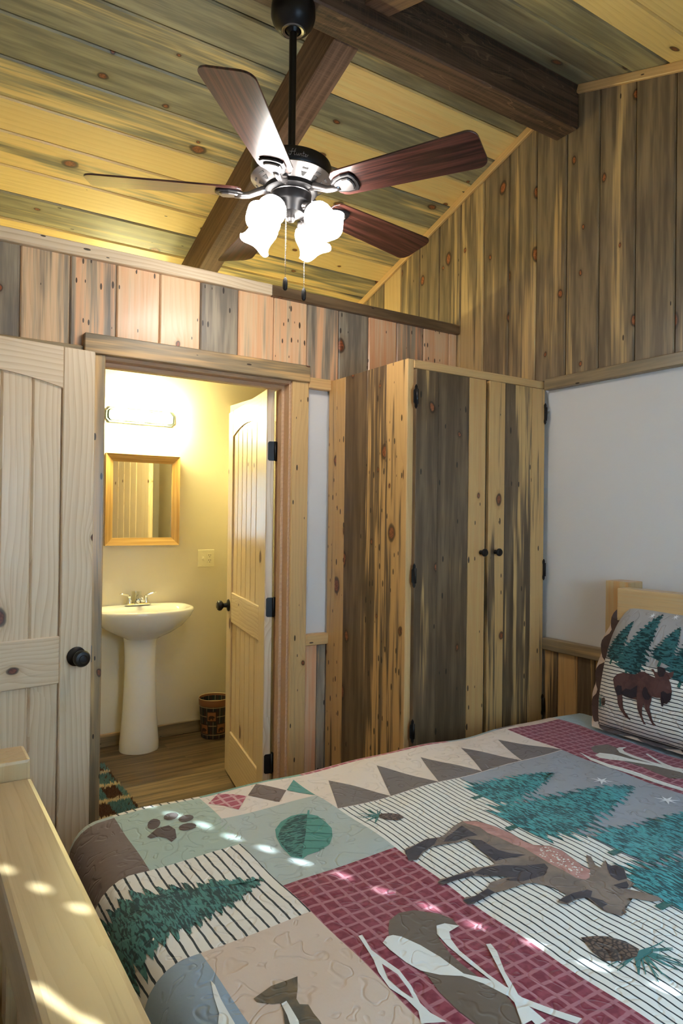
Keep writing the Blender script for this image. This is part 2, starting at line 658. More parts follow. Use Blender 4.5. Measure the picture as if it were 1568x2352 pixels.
# ceiling: two slopes, every board its own piece
eaveA, eaveN = YB + 0.08, YN - 0.12
ceil_v = []
for x in (XL - 0.05, XB + 0.08):
    ceil_v += [(x, eaveN, zc(eaveN) + 0.02), (x, RIDGE_Y, RIDGE_Z + 0.02), (x, eaveA, zc(eaveA) + 0.02),
               (x, eaveA, zc(eaveA) + 0.10), (x, RIDGE_Y, RIDGE_Z + 0.10), (x, eaveN, zc(eaveN) + 0.10)]
ceiling = structure(mesh_obj('ceiling', ceil_v, [(0, 1, 7, 6), (1, 2, 8, 7), (2, 3, 9, 8), (3, 4, 10, 9), (4, 5, 11, 10), (5, 0, 6, 11),
                                                 (0, 5, 4, 1), (1, 4, 3, 2), (6, 7, 10, 11), (7, 8, 9, 10)], M['rafter']),
                    'vaulted ceiling of yellow and grey-stained pine boards')
SEC = math.sqrt(1 + PITCH * PITCH)
far_joints = [2.0, 2.125, 2.28, 2.43, 2.593, 2.755, 2.922, 3.078, 3.252, 3.404, 3.567, 3.73, 3.895, 4.06, 4.22, 4.375]
far_left = [.7, .72, .86, .80, .90, .58, .16, .36, .20, .72, .15, .4, .7, .3, .6]
far_right = [.8, .80, .0, .86, .03, .74, .18, .52, .30, .62, .60, .5, .3, .7, .4]
for i in range(len(far_joints) - 1):
    ya, yb = far_joints[i], far_joints[i + 1]
    ym = (ya + yb) / 2
    w = (yb - ya) * SEC
    for xa, xb, st in ((XL, 1.34, far_left[i]), (1.34, XB, far_right[i])):
        plank('board', (xa, ym, zc(ym)), (1, 0, 0), (0, -1, PITCH), xb - xa - .001, xb - xa - .001, w, 0.018, M['ceil'], ceiling, ch=.006, gap=.0022,
              stain=st, warm=random.uniform(0, .25) + (.35 if st < .1 else 0), worm=random.choice((0, 0, .05)))
y = RIDGE_Y
near_stain_shade = [.92, .85, .88, .35, .12, .62, .2, .75, .3, .8, .4, .6, .3, .7, .5, .6]  # board stain; highest at the ridge, where it paints in the beam's shade
i = 0
while y > eaveN + 0.01:
    yb = max(y - 0.161, eaveN)
    ym = (y + yb) / 2
    plank('board', (XL, ym, zc(ym)), (1, 0, 0), (0, -1, -PITCH), XB - XL - .001, XB - XL - .001, (y - yb) * SEC, 0.018, M['ceil'], ceiling, ch=.006, gap=.0022,
          stain=near_stain_shade[i % 16], warm=random.uniform(0, .4), worm=0.0)
    y = yb
    i += 1

# back wall (between bedroom and bathroom, open above its cap)
OX0, OX1, OZ = 0.640, 1.482, 2.055
wall_back = structure(joined_boxes('wall_back', [(XL, OX0, YA + .016, 2.82, 0, 2.42), (OX1, XB, YA + .016, 2.82, 0, 2.42),
                                                 (OX0, OX1, YA + .016, 2.82, OZ, 2.42)], M['dry']),
                      'back partition wall with vertical boards above the bathroom doorway')
wa_st = {0: .7, 1: .6, 2: .6, 3: .92, 4: .46, 5: .52, 6: .14, 7: .10, 8: .93, 9: .42, 10: .40, 11: .62, 12: .93, 13: .22, 14: .62, 15: .30, 16: .3}
wa_wm = {4: .15, 5: .55, 6: .45, 7: .30, 9: .55, 10: .5, 11: .5, 13: .75, 14: .8, 15: .6, 16: .5}
wa_wo = {5: .35, 6: .30, 7: .12, 8: .18, 9: .22, 10: .55, 12: .2, 14: .5, 15: .3}
x = 0.355 - 4 * 0.171
for k in range(20):
    xa, xb = max(x, XL), min(x + 0.171, XB)
    if xb - xa > 0.01:
        plank('board', ((xa + xb) / 2, YA, 2.08), UP, (-1, 0, 0), 0.338, 0.338, xb - xa, 0.016, M['walla'], wall_back, ch=.005,
              stain=wa_st.get(k, .5), warm=wa_wm.get(k, .1), worm=wa_wo.get(k, .06))
    x += 0.171
for xa, xb, st in ((1.553, 1.625, .1), (1.625, 1.672, .75)):
    plank('board', ((xa + xb) / 2, YA, 0.0), UP, (-1, 0, 0), 0.865, 0.865, xb - xa, 0.016, M['walla'], wall_back, stain=st, warm=.8 * (1 - st), worm=.1)

# right (gable) wall
gv = []
for xx in (XB + .016, XB + .10):
    gv += [(xx, eaveN, 0), (xx, eaveA, 0), (xx, eaveA, zc(eaveA) + .02), (xx, RIDGE_Y, RIDGE_Z + .02), (xx, eaveN, zc(eaveN) + .02)]
gf = [(0, 1, 2, 3, 4), (9, 8, 7, 6, 5)] + [(i, i + 5, (i + 1) % 5 + 5, (i + 1) % 5) for i in range(5)]
wall_right = structure(mesh_obj('wall_right', gv, gf, M['dry']), 'gable wall with white plaster band and boards above')
gb_st = [.5, .5, .6, .55, .62, .70, .22, .66, .78, .62, .55, .80, .74, .86, .84, .88, .85, .8, .9, .7, .85, .8, .75, .8, .8, .8, .8, .8, .8]
gb_wm = [.2, .2, .2, .1, .1, .05, .1, .05, .05, .1, .1, .25, .3, .4, .35, .25, .2]
yt = 3.528 + 5 * 0.1696
k = 0
while yt > YN + 0.01:
    yb_ = max(yt - 0.1696, YN)
    if not (yb_ < RIDGE_Y < yt):
        pieces = [(yb_, yt)]
    else:
        pieces = [(yb_, RIDGE_Y), (RIDGE_Y, yt)]
    for a, b_ in pieces:
        if b_ > YB:
            b_ = YB
        if b_ - a < .01:
            continue
        plank('board', (XB, (a + b_) / 2, 2.08), UP, (0, 1, 0), zc(a) - 2.08, zc(b_) - 2.08, b_ - a, 0.016, M['wallb'], wall_right, ch=.005,
              stain=gb_st[k % 29] - .04, warm=gb_wm[k % 17], worm=random.choice((0, .03, .06)))
    yt = yb_
    k += 1
yy = 2.10
k = 0
while yy > YN + .02:
    w = (0.075, 0.105, 0.09, 0.12, 0.085)[k % 5]
    w = min(w, yy - YN)
    plank('board', (XB, yy - w / 2, 0.0), UP, (0, 1, 0), 0.87, 0.87, w, 0.016, M['closet'], wall_right,
          stain=(.62, .3, .74, .5, .7)[k % 5], warm=(.25, .3, .1)[k % 3], worm=.05)
    yy -= w
    k += 1

# left wall, front wall with the window opening, bathroom walls
lv = [(v[0] - (XB + .016) + XL - .10, v[1], v[2]) for v in gv]
wall_left = structure(mesh_obj('wall_left', lv, gf, M['dry']), 'white plaster wall along the foot of the bed')
WX0, WX1, WZ0, WZ1 = 0.78, 1.77, 0.98, 2.06
wall_front = structure(joined_boxes('wall_front', [(XL - .1, WX0, YN - .12, YN, 0, zc(YN)), (WX1, XB + .1, YN - .12, YN, 0, zc(YN)),
                                                   (WX0, WX1, YN - .12, YN, 0, WZ0), (WX0, WX1, YN - .12, YN, WZ1, zc(YN))], M['dry']),
                       'white plaster wall holding the window, behind the viewer')
wall_bath_back = structure(box('wall_bath_back', XL - .1, XB + .1, YB, YB + .08, 0, zc(YB) + .02, M['bathdry']), 'cream bathroom wall carrying mirror, lights and basin')
wall_bath_side = structure(box('wall_bath_right', XP, XP + .09, 2.82, YB, 0, 2.20, M['bathdry']), 'low cream bathroom partition behind the open door')
for (p, L, w, st) in (((XP, 3.66, 0), 2.02, .13, .2), ((XP, 2.90, 0), 2.02, .11, .2)):
    plank('casing_board', p, UP, (0, 1, 0), L, L, w, .018, M['trim'], wall_bath_side, stain=st, warm=.3, worm=.8)
bar('casing_head', (XP - .004, 2.83, 2.038), (0, 1, 0), (0, 0, -1), 0.92, .04, .02, M['trim'], wall_bath_side, stain=.4)


def trim(n, label, p0, xdir, ydir, L, w, t, st=.3, wm=.1, wo=.05, mat='trim', bev=.003):
    o = bar('trim_%d' % n, p0, xdir, ydir, L, w, t, M[mat], None, bev, stain=st, warm=wm, worm=wo)
    return structure(o, label)


# trims
trim(1, 'pale pine cap rail over the back wall boards, above the doorway', (XL, YA - .024, 2.4385), (1, 0, 0), (0, 0, 1), 1.36 - XL, .049, .145, .0, .0, .03, 'door')
trim(15, 'dark weathered cap rail over the back wall boards, right of the fan', (1.361, YA - .024, 2.4385), (1, 0, 0), (0, 0, 1), XB - 1.363, .049, .145, .95, .3, .08, 'closet')
trim(2, 'thin rail below the wall boards left of the doorway header', (XL, YA - .018, 2.0555), (1, 0, 0), (0, 0, 1), 0.574 - XL, .049, .034, .8, 0, .1)
trim(3, 'short pine rail between doorway header and wardrobe', (1.553, YA - .022, 2.0555), (1, 0, 0), (0, 0, 1), 0.119, .049, .038, .25, .4, .05)
trim(4, 'grey-brown rail under the gable wall boards', (XB - .022, 2.098, 2.0575), (0, -1, 0), (0, 0, 1), 2.098 - YN, .050, .038, .86, .0, .12)
trim(5, 'weathered chair rail above the wainscot behind the bed', (XB - .022, 2.098, 0.887), (0, -1, 0), (0, 0, 1), 2.098 - YN, .052, .038, .72, .1, .12)
trim(6, 'short chair rail between door casing and wardrobe', (1.553, YA - .020, 0.885), (1, 0, 0), (0, 0, 1), 0.119, .050, .036, .3, .4, .05)
# sloped trims in the gable corner
ang = math.atan(PITCH)
L1 = (YB - 2.058) * SEC
trim(7, 'pine strip rising along the gable wall and ceiling to the beam', (XB - .018, YB, zc(YB) - .019), (0, -1, PITCH), (0, PITCH, 1), L1, .036, .018, .05, .1, .03)
L2 = (1.938 - YN) * SEC
trim(8, 'pine strip descending along the gable wall beyond the beam', (XB - .018, 1.938, zc(1.938) - .019), (0, -1, -PITCH), (0, -PITCH, 1), L2, .036, .018, .08, .15, .03)
# doorway: jambs, stops, casing, header
hd = trim(9, 'thick weathered header board over the bathroom doorway', (0.574, YA - .034, 2.091), (1, 0, 0), (0, 0, 1), 0.978, .074, .05, .66, .35, .06)
cr = trim(10, 'wide pine casing right of the bathroom doorway', (1.5105, YA - .02, 0), UP, (-1, 0, 0), 2.055, .085, .036, .38, .25, .35)
cl = trim(11, 'knotty pine casing left of the bathroom doorway', (0.6145, YA - .02, 0), UP, (-1, 0, 0), 2.055, .080, .036, .60, .3, .45)
jamb = structure(box('trim_12', 1.460, 1.482, YA - .004, 2.825, 0, 2.04, M['jamb'], bevel=.002), 'right door jamb with stop moulding in the bathroom doorway')
for nm, q in (('stop', (1.447, 1.462, 2.742, 2.782, 0, 2.03)), ('reveal', (1.466, 1.484, YA - .012, YA - .002, 0, 2.05))):
    box(nm, *q, M['jamb'], jamb, .003)
jl = structure(box('trim_13', 0.640, 0.655, YA - .004, 2.825, 0, 2.04, M['jamb'], bevel=.002), 'left door jamb of the bathroom doorway')
box('stop', .653, .667, 2.742, 2.782, 0, 2.03, M['jamb'], jl, .003)
jh = structure(box('trim_14', 0.640, 1.482, YA - .004, 2.825, 2.04, 2.058, M['jamb'], bevel=.002), 'head jamb across the top of the bathroom doorway')
box('stop', .655, 1.462, 2.742, 2.782, 2.022, 2.042, M['jamb'], jh, .003)
bb = structure(bar('baseboard_back', (XL, YB - .016, 0.042), (1, 0, 0), (0, 0, 1), XP - XL, .083, .016, M['trim'], None, .004, stain=.62, warm=.2, worm=.1),
               'stained pine baseboard under the bathroom wall')
structure(bar('baseboard_right', (XP - .016, YB - .016, 0.042), (0, -1, 0), (0, 0, 1), .55, .083, .016, M['trim'], None, .004, stain=.5, warm=.2, worm=.1),
          'pine baseboard on the bathroom partition')

# ------------------------------------------------------------------ beams
ridge = bar('ridge_beam', (XL, RIDGE_Y - .002, 3.15), (1, 0, 0), (0, -1, 0), XB - XL - .001, .120, .30, M['beam'], None, .006)
ridge.matrix_basis = frame_mat((XL, RIDGE_Y - .002, 3.15), (1, 0, 0), (0, -1, 0))
tag(ridge, 'heavy dark-stained ridge beam running under the ceiling peak', 'beam')
rf = bar('ceiling_rafter', (1.3315, 2.058, 3.152), (0, 1, -PITCH), (1, 0, 0), (YB - 2.06) * SEC, .104, .185, M['rafter'], None, .004)
tag(rf, 'brown rafter sloping from ridge beam down over the bathroom', 'beam', 'ceiling rafters')
rn = bar('ceiling_rafter', (1.375, 1.938, 3.215), (0, -1, -PITCH), (-1, 0, 0), (1.938 - YN) * SEC, .105, .15, M['rafter'], None, .004)
tag(rn, 'rafter stub at top edge of picture, on the near side of ridge beam', 'beam', 'ceiling rafters')


# ------------------------------------------------------------------ doors
def knob_set(parent, x, z, T, side, mat):
    """door knob on one face; side=+1 or -1 in local y"""
    mw = frame_mat((x, side * T / 2, z), (1, 0, 0), (0, 0, -side))
    k = lathe('knob', [(.0, .0), (.033, .0), (.034, .003), (.030, .008), (.014, .012), (.012, .030), (.020, .036), (.028, .044), (.029, .056), (.024, .064), (.010, .067), (.0, .067)], mat, parent, mw, 28)
    lathe('knob_rim', [(.012, .0675), (.014, .069), (.015, .0675)], mat, k, None, 24, caps=False)
    return k


def panel_door(n, label, root_loc, rotz, W=.82, H=2.03, T=.036, knob_x=None, seed=1, hinge_z=()):
    rnd = random.Random(seed)
    root = empty('door_%d' % n, root_loc, rotz)
    structure(root, label)
    st = .112
    mat = M['door']
    z0 = .010

    def piece(nm, x0, zz0, L, w, along, t=T, y=0.0, bev=.0035):
        # along 'z' or 'x'; local x of the mesh follows the grain
        if along == 'z':
            mw = frame_mat((x0 + w / 2, y + t / 2, zz0), UP, (1, 0, 0))
        else:
            mw = frame_mat((x0, y + t / 2, zz0 + w / 2), (1, 0, 0), (0, 0, -1))
        o = box(nm, 0, L, -w / 2, w / 2, -t, 0, mat, root, bev, mw)
        o['stain'] = 0.0
        o['warm'] = rnd.uniform(0, .25)
        return o

    piece('stile', 0, z0, H - z0, st, 'z')
    piece('stile', W - st, z0, H - z0, st, 'z')
    piece('bottom_rail', st, z0, W - 2 * st, .245, 'x', T - .002)
    piece('lock_rail', st, .857, W - 2 * st, .165, 'x', T - .002)
    # arched top rail
    iw = W - 2 * st
    pts = [(0, H), (0, 1.884)]
    for i in range(1, 16):
        f = i / 16.0
        pts.append((iw * f, 1.884 + .040 * math.sin(math.pi * f) ** .8))
    pts += [(iw, 1.884), (iw, H)]
    o = prism('top_rail', pts, -(T - .002) / 2, (T - .002) / 2, mat, root, frame_mat((st, 0, 0), (1, 0, 0), (0, 0, 1)), .003)
    o['warm'] = .1
    npl = 6
    for k in range(npl):
        w = iw / npl
        for (a, b) in ((1.018, 1.935), (.250, .860)):
            for sd in (1, -1):
                o = plank('panel_plank', (st + w * (k + .5), sd * .0095, a), UP, (sd, 0, 0), b - a, b - a, w, .0095, mat, root, ch=.006, gap=.0004)
                o['warm'] = rnd.uniform(0, .35)
    # beads round the panels
    if knob_x is not None:
        for sd in (1, -1):
            knob_set(root, knob_x, .945, T, sd, M['black'])
        lt = box('latch', W - .001, W + .004, -.012, .012, .915, .975, M['fitting'], root, .001)
    for hz in hinge_z:
        pl = [(.0045, -.044), (.028, -.044), (.034, -.038), (.034, .038), (.028, .044), (.0045, .044)]
        # plate on the hinge edge of the leaf, seen from the bedroom
        h = prism('hinge', [(-x + .0225, z) for x, z in pl][::-1], 0, .0022, M['black'], root, frame_mat((-.0006, 0, hz), (0, -1, 0), (0, 0, 1)))
        tube('hinge_barrel', [(-.004, -.0225, -.044), (-.004, -.0225, .044)], .006, M['black'], h, Matrix.Translation((0, 0, 0)), 10).matrix_basis = \
            h.matrix_basis.inverted() @ Matrix.Translation((0, 0, hz))
    return root


_a = math.radians(78.55)
bath_door = panel_door(2, 'pale pine arch-panel door standing open into the bathroom', (1.405 + .0176, 2.805 - .0035, 0), _a, knob_x=.76, seed=4,
                       hinge_z=(1.745, 1.03, .315))
# jamb leaves of the three hinges
for hz in (1.745, 1.03, .315):
    o = box('hinge_leaf', 1.4555, 1.4605, 2.786, 2.822, hz - .044, hz + .044, M['black'], jamb, .001)
_a2 = math.atan2(.157, .988)
_d2 = Vector((math.cos(_a2), math.sin(_a2), 0))
_n2 = Vector((-math.sin(_a2), math.cos(_a2), 0))
_root = Vector((.585, 2.538, 0)) - _d2 * .82 + _n2 * .018
entry_door = panel_door(1, 'unfinished pine arch-panel door with black knob, opened against the back wall', _root, _a2, knob_x=.82 - .055, seed=9)

# ------------------------------------------------------------------ wardrobe
wr = empty('wardrobe', (1.672, 2.10, 0))
tag(wr, 'tall rustic pine wardrobe with two plank doors in the corner', 'wardrobe')
WRI = Matrix.Translation((-1.672, -2.10, 0))


def wpart(o):
    o.matrix_basis = WRI @ o.matrix_basis
    return o


ZT = 2.075
for ya, yb_, st, wo, wm in ((2.118, 2.255, .46, .42, .05), (2.255, 2.389, .58, .38, 0), (2.389, 2.562, .90, .12, 0), (2.562, 2.634, .34, .5, 0), (2.634, 2.70, .40, .5, 0)):
    wpart(plank('side_plank', (1.672, (ya + yb_) / 2, 0), UP, (0, 1, 0), ZT, ZT, yb_ - ya, .018, M['closet'], wr, ch=.0015, gap=.0003, stain=st, worm=wo, warm=wm))
wpart(bar('corner_stile', (1.6875, 2.114, 0), UP, (-1, 0, 0), ZT, .031, .02, M['trim'], wr, .002, stain=.05, warm=.3))
wpart(bar('top_rail', (1.703, 2.112, 2.058), (1, 0, 0), (0, 0, 1), XB - 1.703 - .003, .034, .02, M['trim'], wr, .002, stain=.1, warm=.35))
wpart(box('top_panel', 1.676, XB - .003, 2.13, 2.698, ZT - .03, ZT - .012, M['trim'], wr))
wpart(box('floor_panel', 1.692, XB - .003, 2.13, 2.698, .05, .07, M['trim'], wr))


def wdoor(xs, stains, warms, worms, knob_x, hinge_x, hs, zt):
    d = empty('door', (0, 0, 0), 0, wr)
    # a backing ledge carries the planks: it is the door's own mesh
    bpy.data.objects.remove(d)
    d = box('door', xs[0] + .02, xs[-1] - .02, 2.116, 2.122, .14, 2.0, M['trim'], wr, 0)
    d.matrix_basis = WRI.copy()
    for i in range(len(xs) - 1):
        plank('door_plank', ((xs[i] + xs[i + 1]) / 2, 2.098 - (.003 if i == 0 and len(xs) == 4 and hs > 0 else 0), .08), UP, (-1, 0, 0), zt - .08, zt - .08, xs[i + 1] - xs[i], .018, M['closet'], d, ch=.002, gap=.0008,
              stain=stains[i], warm=warms[i], worm=worms[i])
    k = lathe('door_knob', [(0, 0), (.009, 0), (.009, .004), (.006, .008), (.006, .014), (.012, .018), (.0165, .023), (.0165, .028), (.012, .033), (0, .035)], M['black'], d,
              frame_mat((knob_x, 2.098, 1.305), (1, 0, 0), (0, 0, 1)), 22)
    for hz in (1.925, 1.22, .61):
        h = prism('hinge', [(-.012 * s, z) for s, z in ((0, -.048), (.5, -.040), (.5, -.030), (1, -.024), (1, .024), (.5, .030), (.5, .040), (0, .048), (-.5, .040), (-.5, .030), (-.3, .024), (-.3, -.024), (-.5, -.030), (-.5, -.040))],
                  0, .004, M['black'], d, frame_mat((hinge_x, 2.0955 if hs > 0 else 2.0955, hz), (hs, 0, 0), (0, 0, hs)))
        t = tube('hinge_pin', [(0.006, 0, -.03), (0.006, 0, .03)], .0055, M['black'], h, None, 8)
        t.matrix_basis = h.matrix_basis.inverted() @ Matrix.Translation((hinge_x, 2.0935, hz))
    return d


wdoor([1.700, 1.816, 1.987, 2.085], (.86, .97, .12), (0, 0, .55), (.12, .14, .22), 2.06, 1.6985, 1, 2.035)
wdoor([2.103, 2.200, 2.367, 2.452], (.42, .72, .18), (.3, 0, .3), (.16, .12, .1), 2.145, 2.448, -1, 2.035)


# ------------------------------------------------------------------ ceiling fan
FX, FY = 1.080, RIDGE_Y
fan = empty('ceiling_fan', (FX, FY, 3.15))
tag(fan, 'five-blade dark ceiling fan with four lit glass shades hanging from the ridge beam', 'ceiling fan')
Z = lambda z: z - 3.15
lathe('canopy', [(0, Z(3.15)), (.072, Z(3.15)), (.074, Z(3.135)), (.074, Z(3.112)), (.068, Z(3.092)), (.055, Z(3.074)), (.040, Z(3.064)), (.036, Z(3.066)), (.030, Z(3.076)), (0, Z(3.076))], M['bronze'], fan, None, 40)
lathe('canopy_ring', [(.028, Z(3.064)), (.036, Z(3.062)), (.040, Z(3.066)), (.036, Z(3.069))], M['pewter'], fan, None, 32, caps=False)
lathe('hanger_ball', [(0, Z(3.085)), (.022, Z(3.080)), (.024, Z(3.068)), (.016, Z(3.056)), (0, Z(3.056))], M['bronze'], fan, None, 24)
lathe('downrod', [(.0125, Z(3.07)), (.0125, Z(2.62))], M['bronze'], fan, None, 20)
lathe('rod_collar', [(.0125, Z(2.656)), (.020, Z(2.650)), (.022, Z(2.628)), (.03, Z(2.624))], M['bronze'], fan, None, 24, caps=False)
motor = lathe('motor_housing', [(0, Z(2.626)), (.060, Z(2.626)), (.112, Z(2.621)), (.131, Z(2.614)), (.134, Z(2.606)), (.134, Z(2.573)), (.131, Z(2.568))], M['bronze'], fan, None, 56)
vr = lathe('vent_ring', [(.133, Z(2.568)), (.134, Z(2.565)), (.128, Z(2.561)), (.082, Z(2.535)), (.078, Z(2.536))], M['pewter'], motor, None, 56, caps=False)
for k in range(14):
    a = 2 * math.pi * k / 14 + .12
    for rr, shp in ((.117, [(-.010, -.003), (.010, -.003), (.010, .003), (-.010, .003)]), (.100, [(-.010, .007), (.010, .007), (.003, -.008), (-.003, -.008)])):
        zz = 2.561 - (.128 - rr) * (.026 / .046)
        radial = Vector((math.cos(a), math.sin(a), 0))
        tang = Vector((-math.sin(a), math.cos(a), 0))
        slope_v = (radial * .046 + Vector((0, 0, .026))).normalized()
        mw = frame_mat(radial * rr + Vector((0, 0, Z(zz))), tang, slope_v)
        prism('vent_slot', shp, -.0008, .0012, M['vent'], vr, mw, .0)
hub = lathe('blade_hub', [(0, Z(2.540)), (.086, Z(2.540)), (.088, Z(2.536)), (.088, Z(2.524)), (.080, Z(2.519)), (0, Z(2.519))], M['bronze'], fan, None, 48)
sw = lathe('switch_housing', [(0, Z(2.521)), (.060, Z(2.521)), (.067, Z(2.517)), (.067, Z(2.488)), (.063, Z(2.480)), (.054, Z(2.473)), (.048, Z(2.460)), (.044, Z(2.452)), (.02, Z(2.446)), (0, Z(2.446))], M['bronze'], fan, None, 48)
lathe('rim_band', [(.0675, Z(2.5175)), (.0690, Z(2.5155)), (.0675, Z(2.5135))], M['pewter'], sw, None, 40, caps=False)
lathe('finial', [(0, Z(2.448)), (.014, Z(2.446)), (.016, Z(2.436)), (.010, Z(2.428)), (0, Z(2.426))], M['pewter'], sw, None, 20)

# maker's name on the motor band, drawn as raised script strokes
STROKES = [
    [(0.0, .30), (.02, .12), (.10, .05), (.18, .16), (.24, .55), (.30, .98), (.36, 1.06), (.38, .96)],
    [(.05, .62), (.20, .56), (.40, .60), (.60, .66)],
    [(.62, 1.08), (.54, .90), (.48, .55), (.46, .22), (.50, .06), (.58, .10)],
    [(.66, .42), (.66, .14), (.72, .05), (.80, .14), (.84, .42), (.84, .12), (.88, .05), (.93, .12)],
    [(.96, .42), (.97, .06), (.99, .28), (1.06, .42), (1.12, .34), (1.12, .10), (1.16, .05), (1.21, .14)],
    [(1.32, .80), (1.26, .20), (1.30, .06), (1.37, .10)],
    [(1.20, .50), (1.42, .54)],
    [(1.42, .24), (1.52, .30), (1.54, .40), (1.48, .44), (1.43, .30), (1.45, .10), (1.52, .05), (1.58, .12)],
    [(1.62, .40), (1.63, .06), (1.65, .28), (1.71, .42), (1.76, .38)],
]
log_v, log_f = [], []
TH0 = math.radians(-104 - 18)
for s in STROKES:
    dense = []
    for i in range(len(s) - 1):
        for k in range(4):
            t = k / 4
            dense.append((s[i][0] + (s[i + 1][0] - s[i][0]) * t, s[i][1] + (s[i + 1][1] - s[i][1]) * t))
    dense.append(s[-1])
    path = []
    for sx, sy in dense:
        th = TH0 + sx * .036 / .134
        path.append((.1345 * math.cos(th), .1345 * math.sin(th), Z(2.580 + sy * .020)))
    v, f = tube_data(path, .0007, 5)
    o0 = len(log_v)
    log_v += v
    log_f += [tuple(i + o0 for i in q) for q in f]
lg = mesh_obj('lettering', log_v, log_f, M['logo'], motor)

BLADE_R0, BLADE_R1, BLADE_Z = .165, .652, 2.517


def blade_outline():
    pts = []
    w0, w1, rr = .058, .077, .032
    pts.append((BLADE_R0 + .012, -w0 + .006))
    pts.append((BLADE_R0 + .03, -w0))
    for k in range(7):
        a = -math.pi / 2 + k * math.pi / 12
        pts.append((BLADE_R1 - rr + rr * math.cos(a), -w1 + rr + rr * math.sin(a)))
    for k in range(7):
        a = k * math.pi / 12
        pts.append((BLADE_R1 - rr + rr * math.cos(a), w1 - rr + rr * math.sin(a)))
    pts.append((BLADE_R0 + .03, w0))
    pts.append((BLADE_R0 + .012, w0 - .006))
    pts.append((BLADE_R0, w0 - .02))
    pts.append((BLADE_R0 - .004, 0))
    pts.append((BLADE_R0, -w0 + .02))
    return pts


for k in range(5):
    aw = math.radians(10.9 + 72 * k)
    mw = Matrix.Rotation(aw, 4, 'Z') @ Matrix.Translation((0, 0, Z(BLADE_Z))) @ Matrix.Rotation(math.radians(-13), 4, 'X')
    bl = prism('blade', blade_outline(), -.003, .003, M['blade'], fan, mw, .001)
    # bracket: curved arm and shield-shaped plate under the blade
    arm = []
    rad = []
    inv = mw.inverted()
    R = Matrix.Rotation(aw, 4, 'Z')
    for r_, z_, q in ((.070, 2.529, .013), (.095, 2.526, .013), (.118, 2.516, .012), (.140, 2.506, .011), (.162, 2.504, .011), (.185, 2.506, .012)):
        arm.append(inv @ (R @ Vector((r_, 0, Z(z_)))))
        rad.append(q)
    v, f = tube_data(arm, rad, 10)
    v2, f2 = [], []
    iron = mesh_obj('blade_iron', v, f, M['pewter'], bl, None, True)
    sh = [(.158, -.016), (.175, -.030), (.205, -.040), (.236, -.040), (.246, -.024), (.250, 0), (.246, .024), (.236, .040), (.205, .040), (.175, .030), (.158, .016)]
    pl_ = prism('iron_plate', sh, -.011, -.003, M['bronze'], bl, None, .003)
    sh2 = [(.170 + (x - .158) * .72, y * .70) for x, y in sh]
    prism('iron_boss', sh2, -.017, -.010, M['pewter'], bl, None, .004)

# light kit: four arms with scalloped bell shades
for k, ca in enumerate((150, 60, -30, -120)):
    aw = math.radians(ca - 32.93)
    R = Matrix.Rotation(aw, 4, 'Z')
    path = [R @ Vector(p) for p in ((.030, 0, Z(2.470)), (.052, 0, Z(2.472)), (.070, 0, Z(2.468)), (.082, 0, Z(2.456)))]
    arm = tube('lamp_arm', path, [.016, .012, .011, .012], M['pewter'], fan, None, 12)
    # shade axis points outward and down
    ax = (R @ Vector((.70, 0, -.72))).normalized()
    side = Vector((-math.sin(aw), math.cos(aw), 0))
    neck = R @ Vector((.080, 0, Z(2.452)))
    mw = frame_mat(neck, side, ax.cross(side))
    lathe('shade_cup', [(.0, -.012), (.018, -.012), (.026, -.002), (.028, .010), (.026, .012)], M['pewter'], arm, mw, 28)
    prof = [(.022, .004), (.036, .011), (.0445, .024), (.0475, .040), (.0465, .056), (.0455, .070), (.0475, .084), (.053, .096), (.060, .104)]
    seg = 32
    vs, fs = [], []
    for pi, (r_, z_) in enumerate(prof):
        for i in range(seg):
            a = 2 * math.pi * i / seg
            t = max(0.0, (pi - 5) / (len(prof) - 6))
            rim = t * t * .005 * math.cos(a * 4)
            vs.append((r_ * math.cos(a) * (1 + .03 * t * math.cos(4 * a)), r_ * math.sin(a) * (1 + .03 * t * math.cos(4 * a)), z_ + rim))
    for q in range(len(prof) - 1):
        for i in range(seg):
            j = (i + 1) % seg
            fs.append((q * seg + i, q * seg + j, (q + 1) * seg + j, (q + 1) * seg + i))
    shd = mesh_obj('lamp_shade', vs, fs, M['shade'], fan, mw, True)
    shd['label'] = 'lit frosted glass bell shade'
    lathe('bulb', [(0, .012), (.012, .014), (.014, .030), (.024, .050), (.027, .066), (.021, .082), (0, .090)], M['shade'], shd, None, 16)

# pull chains with fobs
for (dx, dl, ztop, zbot) in ((-.012, -.045, 2.47, 2.225), (.045, .02, 2.45, 2.213)):
    lat = Vector((math.cos(math.radians(32.93)), -math.sin(math.radians(32.93)), 0))
    dep = Vector((math.sin(math.radians(32.93)), math.cos(math.radians(32.93)), 0))
    base = lat * dx + dep * dl
    bm = bmesh.new()
    zz = ztop
    while zz > zbot:
        bmesh.ops.create_icosphere(bm, subdivisions=1, radius=.0021, matrix=Matrix.Translation(base + Vector((0, 0, Z(zz)))))
        zz -= .0052
    ch = bm_obj('pull_chain', bm, M['bead'], fan)
    lathe('chain_fob', [(0, Z(zbot) + .002), (.004, Z(zbot)), (.0075, Z(zbot) - .008), (.0085, Z(zbot) - .022), (.0075, Z(zbot) - .036), (.004, Z(zbot) - .041), (0, Z(zbot) - .042)],
          M['black'], ch, Matrix.Translation(base), 14)

# ------------------------------------------------------------------ bathroom
# vanity light bar
VX, VZ = 1.285, 2.065
vl = empty('vanity_light', (VX, YB, VZ))
tag(vl, 'three-globe vanity light bar on the bathroom wall above the mirror', 'wall light')
hw, hh, cc = .221, .047, .022


